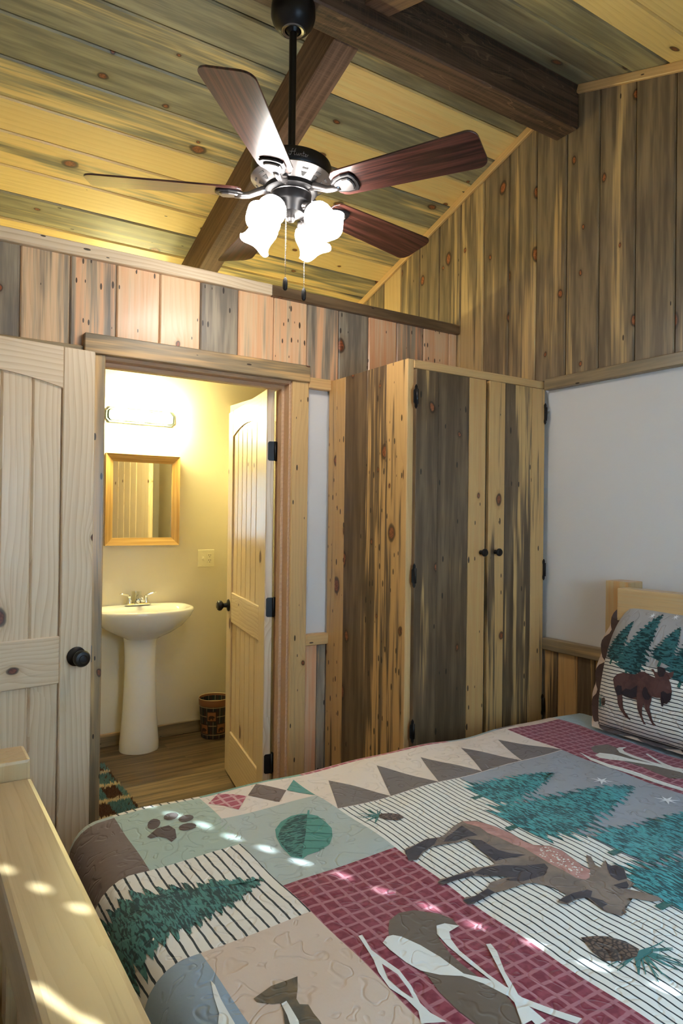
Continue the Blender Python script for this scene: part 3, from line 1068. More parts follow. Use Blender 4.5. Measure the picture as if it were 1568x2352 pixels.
def concave_plate(hw, hh, cc, n=5):
    pts = []
    corners = ((1, 1), (-1, 1), (-1, -1), (1, -1))
    for ci, (sx, sy) in enumerate(corners):
        arc = [(sx * (hw - cc * math.sin(i / n * math.pi / 2)), sy * (hh - cc * math.cos(i / n * math.pi / 2))) for i in range(n + 1)]
        # arc starts on the vertical side (x = hw) and ends on the top side
        if ci % 2 == 1:
            arc = arc[::-1]
        pts += arc
    return pts


mwv = frame_mat((0, 0, 0), (1, 0, 0), (0, 0, 1))
prism('back_plate', concave_plate(hw, hh, cc), .001, .018, M['fitting'], vl, mwv, .003)
prism('front_plate', concave_plate(hw - .014, hh - .012, cc * .8), .018, .030, M['fitting'], vl, mwv, .004)
for dx in (-.135, 0, .135):
    lathe('socket', [(0, .03), (.022, .03), (.022, .042), (.018, .046), (0, .046)], M['fitting'], vl, mwv @ Matrix.Translation((dx, 0, 0)), 24)
    b = lathe('globe_bulb', [(0, .040), (.014, .042), (.020, .050), (.034, .062), (.040, .080), (.036, .100), (.022, .115), (0, .120)], M['globe'], vl, mwv @ Matrix.Translation((dx, 0, 0)), 20)

# mirror
MX0, MX1, MZ0, MZ1, FW = 1.066, 1.538, 1.250, 1.824, .048
mr = empty('wall_mirror', ((MX0 + MX1) / 2, YB, MZ0))
tag(mr, 'rectangular mirror in a golden wooden frame above the basin', 'mirror')
MRI = Matrix.Translation((-(MX0 + MX1) / 2, -YB, -MZ0))


def frame_piece(p0, xdir, ydir, L):
    # mitred, sloping inwards
    t0, t1 = .034, .016
    vs = [(0, 0, 0), (L, 0, 0), (L - FW, FW, 0), (FW, FW, 0), (0, 0, t0), (L, 0, t0), (L - FW, FW, t1), (FW, FW, t1)]
    m = mesh_obj('frame_piece', vs, [(3, 2, 1, 0), (4, 5, 6, 7), (0, 1, 5, 4), (1, 2, 6, 5), (2, 3, 7, 6), (3, 0, 4, 7)], M['gold'], mr, MRI @ frame_mat(p0, xdir, ydir))
    return m


yb0 = YB - .001
frame_piece((MX0, yb0, MZ0), (1, 0, 0), (0, 0, 1), MX1 - MX0)
frame_piece((MX1, yb0, MZ1), (-1, 0, 0), (0, 0, -1), MX1 - MX0)
frame_piece((MX0, yb0, MZ1), (0, 0, -1), (1, 0, 0), MZ1 - MZ0)
frame_piece((MX1, yb0, MZ0), (0, 0, 1), (-1, 0, 0), MZ1 - MZ0)
o = box('mirror_glass', MX0 + FW - .004, MX1 - FW + .004, YB - .012, YB - .004, MZ0 + FW - .004, MZ1 - FW + .004, M['mirror'], mr)
o.matrix_basis = MRI

# switch plate with toggle and outlet
sp = empty('switch_plate', (1.737, YB, 1.157))
tag(sp, 'ivory wall plate with a toggle switch and a power outlet', 'switch')
prism('plate', [(-.058, -.058), (.058, -.058), (.058, .058), (-.058, .058)], .0005, .006, M['plate'], sp, mwv, .003)
o = prism('toggle', [(-.005, -.009), (.005, -.009), (.005, .009), (-.005, .009)], .005, .016, M['plate'], sp, mwv @ Matrix.Translation((-.024, 0, 0)), .002)
outl = prism('outlet', [(-.017, -.033), (.017, -.033), (.017, .033), (-.017, .033)], .006, .009, M['plate'], sp, mwv @ Matrix.Translation((.024, 0, 0)), .002)
for dz in (-.017, .017):
    for dx in (-.006, .006):
        prism('slot', [(-.0012, -.005), (.0012, -.005), (.0012, .005), (-.0012, .005)], .009, .0098, M['slot'], outl, Matrix.Translation((dx, dz + .004, 0)))
    lathe('ground_hole', [(0, .009), (.0025, .009), (.0025, .0098), (0, .0098)], M['slot'], outl, Matrix.Translation((0, dz - .008, 0)), 10)
for dx in (-.024, .024):
    for dz in (-.045, .045):
        lathe('plate_screw', [(0, .006), (.003, .006), (.002, .0075), (0, .0077)], M['plate'], sp, mwv @ Matrix.Translation((dx, dz, 0)), 10)

# pedestal basin
SX, SYB = 1.262, YB
sk = empty('pedestal_sink', (SX, YB - .14, 0))
tag(sk, 'white porcelain pedestal basin under the mirror', 'sink')


def basin_ring(hw, front, back, z, n=48, p=2.3):
    """back is straight; front bulges towards the room (negative y)"""
    pts = []
    for i in range(n):
        a = 2 * math.pi * i / n
        c, s = math.cos(a), math.sin(a)
        ex = 2.0 / p
        x = hw * math.copysign(abs(c) ** ex, c)
        if s < 0:
            y = -front * abs(s) ** ex
        else:
            y = back * abs(s) ** .55
            x = hw * math.copysign(abs(c) ** .75, c) if abs(c) < 1 else x
        pts.append((x, y, z))
    return pts


OY = -.042
rings = [basin_ring(.098, .085, .10, .690), basin_ring(.115, .100, .12, .700), basin_ring(.17, .15, .15, .725), basin_ring(.235, .20, .165, .765), basin_ring(.285, .238, .175, .820),
         basin_ring(.303, .252, .180, .852), basin_ring(.305, .254, .181, .866), basin_ring(.300, .250, .178, .876), basin_ring(.285, .236, .165, .878),
         basin_ring(.262, .215, .060, .872), basin_ring(.235, .190, .045, .845), basin_ring(.19, .150, .03, .80), basin_ring(.11, .09, .0, .765), basin_ring(.03, .025, -.02, .755)]
vs, fs = [], []
n = 48
for rr in rings:
    vs += rr
for k in range(len(rings) - 1):
    for i in range(n):
        j = (i + 1) % n
        fs.append((k * n + i, k * n + j, (k + 1) * n + j, (k + 1) * n + i))
fs.append(tuple(range((len(rings) - 1) * n, len(rings) * n)))
bas = mesh_obj('basin', vs, fs, M['porcelain'], sk, Matrix.Translation((0, OY, 0)), True)
lathe('drain', [(0, .7565), (.018, .7565), (.020, .758), (0, .758)], M['chrome'], bas, Matrix.Translation((0, -.025, 0)), 20)
prof = [(.118, 0), (.120, .006), (.1185, .05), (.112, .12), (.104, .22), (.098, .34), (.094, .46), (.094, .58), (.098, .66), (.104, .690), (.106, .70), (.10, .712)]
ped = lathe('pedestal', prof, M['porcelain'], sk, Matrix.Translation((0, 0, 0)) @ Matrix.Diagonal((1, .92, 1, 1)), 44)
# faucet
fc = prism('faucet', [(-.078, -.016), (-.068, -.024), (.068, -.024), (.078, -.016), (.078, .016), (.068, .024), (-.068, .024), (-.078, .016)], .877, .892, M['chrome'], sk, Matrix.Translation((0, .068, 0)), .005)
tube('spout', [(0, 0, .885), (0, -.004, .912), (0, -.02, .930), (0, -.055, .934), (0, -.095, .924), (0, -.105, .912)], [.020, .018, .017, .014, .012, .011], M['chrome'], fc, None, 14)
for s in (-1, 1):
    lathe('handle_base', [(0, .888), (.017, .888), (.017, .900), (.013, .912), (.011, .930), (.013, .936), (0, .940)], M['chrome'], fc, Matrix.Translation((s * .052, 0, 0)), 18)
    tube('handle_lever', [(s * .052, 0, .934), (s * .066, -.002, .944), (s * .090, -.006, .950), (s * .112, -.012, .954)], [.008, .007, .006, .005], M['chrome'], fc, None, 10)
gl = lathe('water_glass', [(0, .001), (.026, .001), (.031, .085), (.0295, .085), (.0245, .004), (0, .004)], M['glass'], None, Matrix.Translation((SX + .0, YB - .045, .878)), 24)
tag(gl, 'small clear tumbler behind the basin faucet', 'glass')


# wastebasket with framed bear pictures on plaid
def basket_mat():
    b = NB('plaid_print')
    co = b.node('ShaderNodeTexCoord', 3)
    s = b.node('ShaderNodeSeparateXYZ', 0, None, Vector=co).node
    th = b.m('ARCTAN2', s.outputs[1], s.outputs[0])
    u = b.m('MULTIPLY', th, 2.2)
    v = b.m('MULTIPLY', s.outputs[2], 17.0)
    fu = b.m('FRACT', u)
    fv = b.m('FRACT', v)
    l1 = b.m('LESS_THAN', b.m('ABSOLUTE', b.m('SUBTRACT', fu, .5)), .035)
    l2 = b.m('LESS_THAN', b.m('ABSOLUTE', b.m('SUBTRACT', fv, .5)), .05)
    wide = b.m('LESS_THAN', b.m('ABSOLUTE', b.m('SUBTRACT', fu, .0)), .3)
    widev = b.m('LESS_THAN', fv, .35)
    c = b.mix(b.m('MULTIPLY', wide, .6), S(30, 40, 38), S(74, 34, 26))
    c = b.mix(b.m('MULTIPLY', widev, .5), c, S(26, 30, 44))
    c = b.mix(b.m('MULTIPLY', b.m('MAXIMUM', l1, l2), .65), c, S(178, 158, 124))
    b.bsdf(c, .5, 0, b.noise(co, 200, 2), .1, .001)
    return b.mat


wb = empty('wastebasket', (1.755, 4.215, 0))
tag(wb, 'small plaid wastebasket with bear pictures behind the open door', 'bin')
body = lathe('body', [(0, .002), (.083, .002), (.085, .004), (.098, .215), (.100, .240), (.0975, .240), (.095, .215), (.081, .008), (0, .008)], basket_mat(), wb, None, 40)
lathe('rim', [(.1005, .212), (.1025, .250), (.1005, .254), (.0985, .250), (.0975, .212)], plain('basket_leather', S(128, 82, 52), .5), wb, None, 40, caps=False)
lathe('rim_lip', [(.0990, .2545), (.1015, .2570), (.1030, .2535)], plain('basket_lip', S(206, 180, 134), .5), wb, None, 40, caps=False)
M['pic'] = plain('picture_sepia', S(146, 96, 62), .5)
M['picd'] = plain('picture_dark', S(58, 36, 24), .5)
M['picf'] = plain('picture_border', S(48, 30, 24), .5)


def basket_decal(nm, poly, th0, z0, off, mat, parent):
    # bend a flat polygon around the basket
    bm = bmesh.new()
    f = bm.faces.new([bm.verts.new((x, y, 0)) for x, y in poly])
    f.normal_update()
    bmesh.ops.triangulate(bm, faces=[f], ngon_method='EAR_CLIP')
    for gx in range(-5, 6):
        bmesh.ops.bisect_plane(bm, geom=bm.verts[:] + bm.edges[:] + bm.faces[:], plane_co=(gx * .01, 0, 0), plane_no=(1, 0, 0))
    for v in bm.verts:
        z = z0 + v.co.y
        r = .085 + (.098 - .085) * (z - .004) / .211 + off
        th = th0 + v.co.x / r
        v.co = Vector((r * math.cos(th), r * math.sin(th), z))
    return bm_obj(nm, bm, mat, parent)


bear = [(-.021, -.014), (-.019, .004), (-.010, .012), (.004, .013), (.014, .009), (.021, .002), (.019, -.004), (.012, -.003), (.011, -.016), (.005, -.016), (.003, -.007), (-.006, -.007), (-.008, -.016), (-.015, -.016)]
for th, z0 in ((-2.15, .150), (-2.75, .065), (-1.45, .070), (-.6, .150)):
    pf = basket_decal('picture', [(-.033, -.034), (.033, -.034), (.033, .034), (-.033, .034)], th, z0, .0008, M['picf'], wb)
    basket_decal('picture_field', [(-.027, -.028), (.027, -.028), (.027, .028), (-.027, .028)], th, z0, .0014, M['pic'], pf)
    basket_decal('picture_bear', bear, th, z0 - .006, .0020, M['picd'], pf)

# shaggy bath rug
rug = box('bath_rug', .42, 1.0, 3.02, 4.02, .0, .008, plain('rug_backing', S(70, 54, 42), .9))
tag(rug, 'shaggy teal, brown and cream striped rug on the bathroom floor', 'rug')
RC = [plain('rug_teal', S(104, 140, 138), .95), plain('rug_brown', S(98, 66, 46), .95), plain('rug_cream', S(226, 206, 164), .95)]
rv, rfc, rmi = [], [], []
rr = random.Random(3)
for i in range(11500):
    x, y = rr.uniform(.425, .998), rr.uniform(3.024, 4.018)
    if rr.random() < .5:
        x = rr.uniform(.62, 1.0)
    yy = (y - 3.06) % .20
    if yy < .032:
        mi = 2
    else:
        xx = (x + (.09 if int((y - 3.06) / .20) % 2 else 0)) % .18
        mi = 1 if xx < .075 or rr.random() < .04 else 0
    h = rr.uniform(.014, .024) + (.005 if mi == 2 else 0)
    a = rr.uniform(0, 6.28)
    l = .007
    tx, ty = x + rr.uniform(-.008, .008), y + rr.uniform(-.008, .008)
    o0 = len(rv)
    for k in range(3):
        rv.append((x + l * math.cos(a + 2.09 * k), y + l * math.sin(a + 2.09 * k), .006))
    rv.append((min(tx, 1.004), ty, .008 + h))
    rfc += [(o0, o0 + 1, o0 + 3), (o0 + 1, o0 + 2, o0 + 3), (o0 + 2, o0, o0 + 3)]
    rmi += [mi] * 3
pile = mesh_obj('rug_pile', rv, rfc, None, rug, None, False, RC, rmi)
pile['kind'] = 'stuff'


# ------------------------------------------------------------------ bed frame
bed = empty('bed_frame', (0.21, 1.1, 0))
tag(bed, 'rustic squared-timber bed frame with headboard and footboard', 'bed')
BI = Matrix.Translation((-0.21, -1.1, 0))


def timber(nm, p0, xdir, ydir, L, w, t, bev=.006, **kw):
    bm = bbox_bm(0, L, -w / 2, w / 2, -t, 0, bev, 2)
    o = bm_obj(nm, bm, M['timber'], bed, BI @ frame_mat(p0, xdir, ydir))
    props(o, **kw)
    return o


YF, YNr = 1.735, .30
# footboard: posts rise a little above the rail
for yy in (1.812, .355):
    timber('foot_post', (.155, yy, 0), UP, (0, 1, 0), .868, .115, .115, .008, warm=.3)
timber('foot_rail', (.2125, .415, .825), (0, 1, 0), (-1, 0, 0), 1.338, .117, .11, .01, warm=.1, stain=.12)
timber('foot_rail_lower', (.17, .415, .30), (0, 1, 0), (0, 0, 1), 1.338, .14, .05, .008, warm=.2)
for k in range(6):
    timber('foot_slat', (.20, .53 + k * .215, .36), UP, (0, 1, 0), .36, .06, .04, .004, warm=.2)
# headboard
for yy in (1.652, .40):
    timber('head_post', (2.352, yy, 0), UP, (0, 1, 0), 1.210, .100, .095, .005, warm=.85)
timber('head_rail', (2.358, .45, 1.115), (0, 1, 0), (0, 0, 1), 1.152, .155, .075, .006, warm=.5)
timber('head_panel', (2.375, .45, .80), (0, 1, 0), (0, 0, 1), 1.152, .44, .04, .004, warm=.3)
for yy in (1.70, .45):
    timber('side_rail', (.27, yy, .36), (1, 0, 0), (0, 0, 1), 2.08, .16, .04, .005, warm=.3)

mt = box('mattress', .372, 2.33, .40, 1.80, .36, .640, M['ticking'], None, .05, None, 3)
tag(mt, 'mattress lying under the patchwork quilt', 'mattress')

# ------------------------------------------------------------------ quilt
QZ, QR = .667, .078
U0, V0, VN_ = .438, 1.785, .42


def quilt_pt(u, v, off=0.0):
    du = max(U0 - u, 0.0)
    sv = 1.0
    dv = 0.0
    if v > V0:
        dv = v - V0
    elif v < VN_:
        dv = VN_ - v
        sv = -1.0
    s = math.hypot(du, dv)
    q = math.pi / 2 * QR
    if s < 1e-9:
        hor, drop = 0.0, 0.0
        nx, ny, nz = 0.0, 0.0, 1.0
        dx = dy = 0.0
    else:
        if s < q:
            a = s / QR
            hor, drop = QR * math.sin(a), QR * (1 - math.cos(a))
        else:
            a = math.pi / 2
            hor, drop = QR + (s - q) * .03, QR + (s - q)
        dx, dy = -du / s, sv * dv / s
        nx, ny, nz = dx * math.sin(a), dy * math.sin(a), math.cos(a)
    wob = .0030 * math.sin(9 * u + 2) * math.sin(8.0 * v) + .0022 * math.sin(19 * u + 5 * v + 1.0) + .0016 * math.sin(13 * u - 27 * v)
    wob += .006 * math.sin(math.pi * min(max((u - .4) / 1.9, 0), 1))
    x = (u if du == 0 else U0) + dx * hor
    y = (v if dv == 0 else (V0 if sv > 0 else VN_)) + dy * hor
    z = QZ - drop
    k = wob + off
    return Vector((x + nx * k, y + ny * k, z + nz * k))


def fabric(name, colf, rough=.85, bump=.55):
    """colf(builder, u, v, uvvec) -> colour socket; all cloth shares the stitched relief"""
    b = NB(name)
    uv = b.node('ShaderNodeUVMap', 0)
    s = b.node('ShaderNodeSeparateXYZ', 0, None, Vector=uv).node
    col = colf(b, s.outputs[0], s.outputs[1], uv)
    n = b.noise(uv, 19.0, 1.0, .5, .5)
    f = b.m('FRACT', b.m('MULTIPLY', n, 3.6))
    groove = b.ss(b.m('ABSOLUTE', b.m('SUBTRACT', f, .5)), .0, .16)
    weave = b.noise(uv, 900, 1)
    h = b.m('ADD', groove, b.m('MULTIPLY', weave, .10))
    h = b.m('ADD', h, b.m('MULTIPLY', b.noise(uv, 45, 2), .5))
    cc_ = b.mix(b.m('MULTIPLY', b.m('SUBTRACT', 1.0, groove), .06), col, b.mix(1.0, col, (.6, .6, .6, 1), 'MULTIPLY'))
    cc_ = b.mix(b.m('MULTIPLY', b.ss(weave, .4, .7), .06), cc_, b.mix(1.0, col, (.7, .7, .7, 1), 'MULTIPLY'))
    b.bsdf(cc_, rough, 0, h, bump * .8, .0042, spec=.2, Sheen_Weight=.15)
    return b.mat


def solid(c, c2=None, sc=18):
    def f(b, u, v, uv):
        if c2 is None:
            return b.mix(b.m('MULTIPLY', b.noise(uv, 30, 2), .12), c, (c[0] * .8, c[1] * .8, c[2] * .8, 1))
        return b.mix(b.ss(b.noise(uv, sc, 3, .6), .38, .62), c, c2)
    return f


def stripes(period, width, bg, fg, axis=0, ph=0.0):
    def f(b, u, v, uv):
        a, o = (u, v) if axis == 0 else (v, u)
        wob = b.m('MULTIPLY', b.m('SUBTRACT', b.noise(uv, 22, 2), .5), .006)
        t = b.m('FRACT', b.m('DIVIDE', b.m('ADD', b.m('ADD', a, wob), ph), period))
        line = b.m('SUBTRACT', 1.0, b.ss(b.m('ABSOLUTE', b.m('SUBTRACT', t, .5)), width * .42, width * .58))
        return b.mix(line, b.mix(b.m('MULTIPLY', b.noise(uv, 14, 2), .12), bg, (bg[0] * .85, bg[1] * .86, bg[2] * .88, 1)), fg)
    return f


def plaid(period, bg, fg, mid):
    def f(b, u, v, uv):
        wob = b.m('MULTIPLY', b.m('SUBTRACT', b.noise(uv, 26, 2), .5), .008)
        wob2 = b.m('MULTIPLY', b.m('SUBTRACT', b.noise(b.vm('ADD', uv, (5, 9, 0)), 26, 2), .5), .008)
        tu = b.m('ABSOLUTE', b.m('SUBTRACT', b.m('FRACT', b.m('DIVIDE', b.m('ADD', u, wob), period * 1.0)), .5))
        tv = b.m('ABSOLUTE', b.m('SUBTRACT', b.m('FRACT', b.m('DIVIDE', b.m('ADD', v, wob2), period * .95)), .5))
        l1 = b.m('SUBTRACT', 1.0, b.ss(tu, .085, .14))
        l2 = b.m('SUBTRACT', 1.0, b.ss(tv, .085, .14))
        base = b.mix(b.ss(b.noise(uv, 60, 2), .35, .7), bg, mid)
        return b.mix(b.m('MULTIPLY', b.m('MAXIMUM', l1, l2), .85), base, fg)
    return f


def foliage(dark, light, axis=1):
    def f(b, u, v, uv):
        p = b.vm('MULTIPLY', uv, (42, 170, 1) if axis == 0 else (170, 42, 1))
        n = b.noise(p, 1.0, 2, .6, .6)
        n2 = b.noise(uv, 12, 2)
        k = b.m('ADD', n, b.m('MULTIPLY', b.m('SUBTRACT', n2, .5), .35))
        return b.mix(b.ss(k, .44, .56), dark, light)
    return f


def scales(dark, light):
    def f(b, u, v, uv):
        vv = b.nt.nodes.new('ShaderNodeTexVoronoi')
        vv.feature = 'DISTANCE_TO_EDGE'
        b.plug(vv.inputs['Vector'], uv)
        vv.inputs['Scale'].default_value = 85.0
        return b.mix(b.ss(vv.outputs['Distance'], .04, .18), dark, light)
    return f


CREAM = S(226, 214, 198)
INK = S(38, 44, 48)
Q = {
    'brown': fabric('quilt_brown', solid(S(112, 92, 82))),
    'sage': fabric('quilt_sage', solid(S(164, 178, 164))),
    'sage2': fabric('quilt_pale_sage', solid(S(170, 178, 172))),
    'green': fabric('quilt_green', solid(S(116, 158, 146))),
    'teal': fabric('quilt_teal', solid(S(86, 138, 128))),
    'blue': fabric('quilt_blue', solid(S(142, 156, 168))),
    'paleblue': fabric('quilt_pale_blue', solid(S(160, 176, 180))),
    'tan': fabric('quilt_tan', solid(S(206, 182, 162))),
    'cream': fabric('quilt_cream', solid(S(222, 206, 192))),
    'sky': fabric('quilt_dusk', solid(S(150, 152, 158))),
    'taupe': fabric('quilt_taupe', solid(S(112, 100, 94))),
    'stripe1': fabric('quilt_stripe_wide', stripes(.0226, .20, S(224, 216, 204), INK)),
    'stripe2': fabric('quilt_stripe_fine', stripes(.0174, .20, S(226, 222, 212), INK)),
    'red': fabric('quilt_plaid', plaid(.032, S(118, 38, 54), S(172, 112, 118), S(140, 58, 70))),
    'redlite': fabric('quilt_plaid_pink', plaid(.032, S(160, 66, 84), S(206, 160, 160), S(172, 84, 98))),
    'white': fabric('print_white', solid(S(222, 220, 212))),
    'shoe': fabric('print_umber', solid(S(104, 88, 74))),
    'moose': fabric('print_moose', solid(S(112, 96, 86), S(130, 112, 98), 14)),
    'moosepink': fabric('print_rose', solid(S(186, 138, 128), S(170, 122, 112), 26)),
    'moosedark': fabric('print_dark', solid(S(52, 44, 50), S(64, 54, 58), 20)),
    'tree': fabric('print_spruce', foliage(S(26, 70, 74), S(70, 152, 156), 1), bump=.3),  # light tone boosted: cyan of the blue daylight is put into the print
    'treedk': fabric('print_spruce_deep', foliage(S(30, 58, 56), S(72, 124, 116), 1), bump=.3),
    'leaf': fabric('print_leaf', solid(S(78, 138, 126))),
    'leafdk': fabric('print_leaf_dark', foliage(S(30, 66, 62), S(70, 122, 112), 0)),
    'vein': fabric('print_vein', solid(S(44, 92, 84))),
    'paw': fabric('print_paw', solid(S(84, 66, 60))),
    'star': fabric('print_star', solid(S(232, 234, 236))),
    'cone': fabric('print_cone', scales(S(52, 38, 32), S(108, 86, 70))),
    'needle': fabric('print_needle', solid(S(62, 116, 112))),
    'fish': fabric('print_olive', solid(S(84, 76, 62), S(112, 92, 66), 22)),
}

quilt = empty('quilt', (1.35, 1.1, .36))
tag(quilt, 'patchwork quilt printed with moose, spruces and plaid, spread over the bed', 'quilt')
QI = Matrix.Translation((-1.35, -1.1, -.36))


def grid_patch(nm, u0, u1, v0, v1, off, mat, parent, step=.022, mapper=quilt_pt, mw=QI, thick=None, smooth=True):
    nu = max(1, int(math.ceil((u1 - u0) / step)))
    nv = max(1, int(math.ceil((v1 - v0) / step)))
    vs, uvs, fs = [], [], []
    for i in range(nu + 1):
        for j in range(nv + 1):
            u = u0 + (u1 - u0) * i / nu
            v = v0 + (v1 - v0) * j / nv
            vs.append(mapper(u, v, off))
            uvs.append((u, v))
    for i in range(nu):
        for j in range(nv):
            a = i * (nv + 1) + j
            fs.append((a, a + nv + 1, a + nv + 2, a + 1))
    o = mesh_obj(nm, vs, fs, mat, parent, mw, smooth)
    lay = o.data.uv_layers.new(name='UVMap')
    for lp in o.data.loops:
        lay.data[lp.index].uv = uvs[lp.vertex_index]
    return o


def decal(nm, poly, off, mat, parent, mapper=quilt_pt, mw=None, step=.03):
    area = sum(poly[i][0] * poly[(i + 1) % len(poly)][1] - poly[(i + 1) % len(poly)][0] * poly[i][1] for i in range(len(poly)))
    if area < 0:
        poly = poly[::-1]
    bm = bmesh.new()
    f = bm.faces.new([bm.verts.new((x, y, 0)) for x, y in poly])
    f.normal_update()
    bmesh.ops.triangulate(bm, faces=[f], ngon_method='EAR_CLIP')
    us = [p[0] for p in poly]
    vs = [p[1] for p in poly]
    k = math.floor(min(us) / step) + 1
    while k * step < max(us):
        bmesh.ops.bisect_plane(bm, geom=bm.verts[:] + bm.edges[:] + bm.faces[:], plane_co=(k * step, 0, 0), plane_no=(1, 0, 0))
        k += 1
    k = math.floor(min(vs) / step) + 1
    while k * step < max(vs):
        bmesh.ops.bisect_plane(bm, geom=bm.verts[:] + bm.edges[:] + bm.faces[:], plane_co=(0, k * step, 0), plane_no=(0, 1, 0))
        k += 1
    lay = bm.loops.layers.uv.new('UVMap')
    for fc_ in bm.faces:
        for lp in fc_.loops:
            lp[lay].uv = (lp.vert.co.x, lp.vert.co.y)
    for v in bm.verts:
        v.co = mapper(v.co.x, v.co.y, off)
    me = bpy.data.meshes.new(nm)
    bm.to_mesh(me)
    bm.free()
    me.materials.append(mat)
    me.polygons.foreach_set('use_smooth', [True] * len(me.polygons))
    o = bpy.data.objects.new(nm, me)
    link(o, parent)
    if mw is not None:
        o.matrix_basis = mw
    return o


def strip_poly(path, w0, w1):
    """tapered stroke as a polygon"""
    L, Rr = [], []
    n = len(path)
    for i in range(n):
        a = path[max(i - 1, 0)]
        b = path[min(i + 1, n - 1)]
        dx, dy = b[0] - a[0], b[1] - a[1]
        l = math.hypot(dx, dy) or 1
        w = (w0 + (w1 - w0) * i / (n - 1)) / 2
        L.append((path[i][0] - dy / l * w, path[i][1] + dx / l * w))
        Rr.append((path[i][0] + dy / l * w, path[i][1] - dx / l * w))
    return L + Rr[::-1]


def spruce_poly(base, apex, hw, seed, tiers=15):
    """jagged spruce outline; base and apex are 2-d points"""
    rnd = random.Random(seed)
    bx_, by_ = base
    ax_, ay_ = apex
    L = math.hypot(ax_ - bx_, ay_ - by_)
    ex, ey = (ax_ - bx_) / L, (ay_ - by_) / L
    fx, fy = -ey, ex

    def side(sg):
        pts = []
        n = tiers * 2
        st_ = L / n
        for i in range(n):
            t = i / n
            env = hw * (1 - t) ** .74 * (1.0 if t > .12 else .70 + 2.5 * t)
            big = 1.0 if i % 2 == 0 else rnd.uniform(.70, .86)
            w = max(env * rnd.uniform(.90, 1.08) * big, .002)
            k = rnd.uniform(.12, .30) * min(1.0, 3.0 * (1 - t))
            pts.append((t * L, sg * (w - hw * .06)))
            pts.append((t * L + st_ * rnd.uniform(-.15, .12), sg * w))
            pts.append((t * L + st_ * .28, sg * max(w - hw * .05, .002)))
            pts.append((t * L + st_ * .45, sg * max(w * (1 - k * .35), .002)))
            pts.append((t * L + st_ * .80, sg * max(w * (1 - k), .0015)))
        return pts
    a = side(1)
    b = side(-1)
    local = a + [(L, 0)] + b[::-1]
    return [(bx_ + ex * p + fx * q, by_ + ey * p + fy * q) for p, q in local]


def star_poly(c, r):
    pts = []
    for i in range(14):
        a = 2 * math.pi * i / 14 + .2
        rr_ = r * (1.0 if i % 4 == 0 else .8) if i % 2 == 0 else r * .26
        pts.append((c[0] + rr_ * math.cos(a), c[1] + rr_ * math.sin(a)))
    return pts

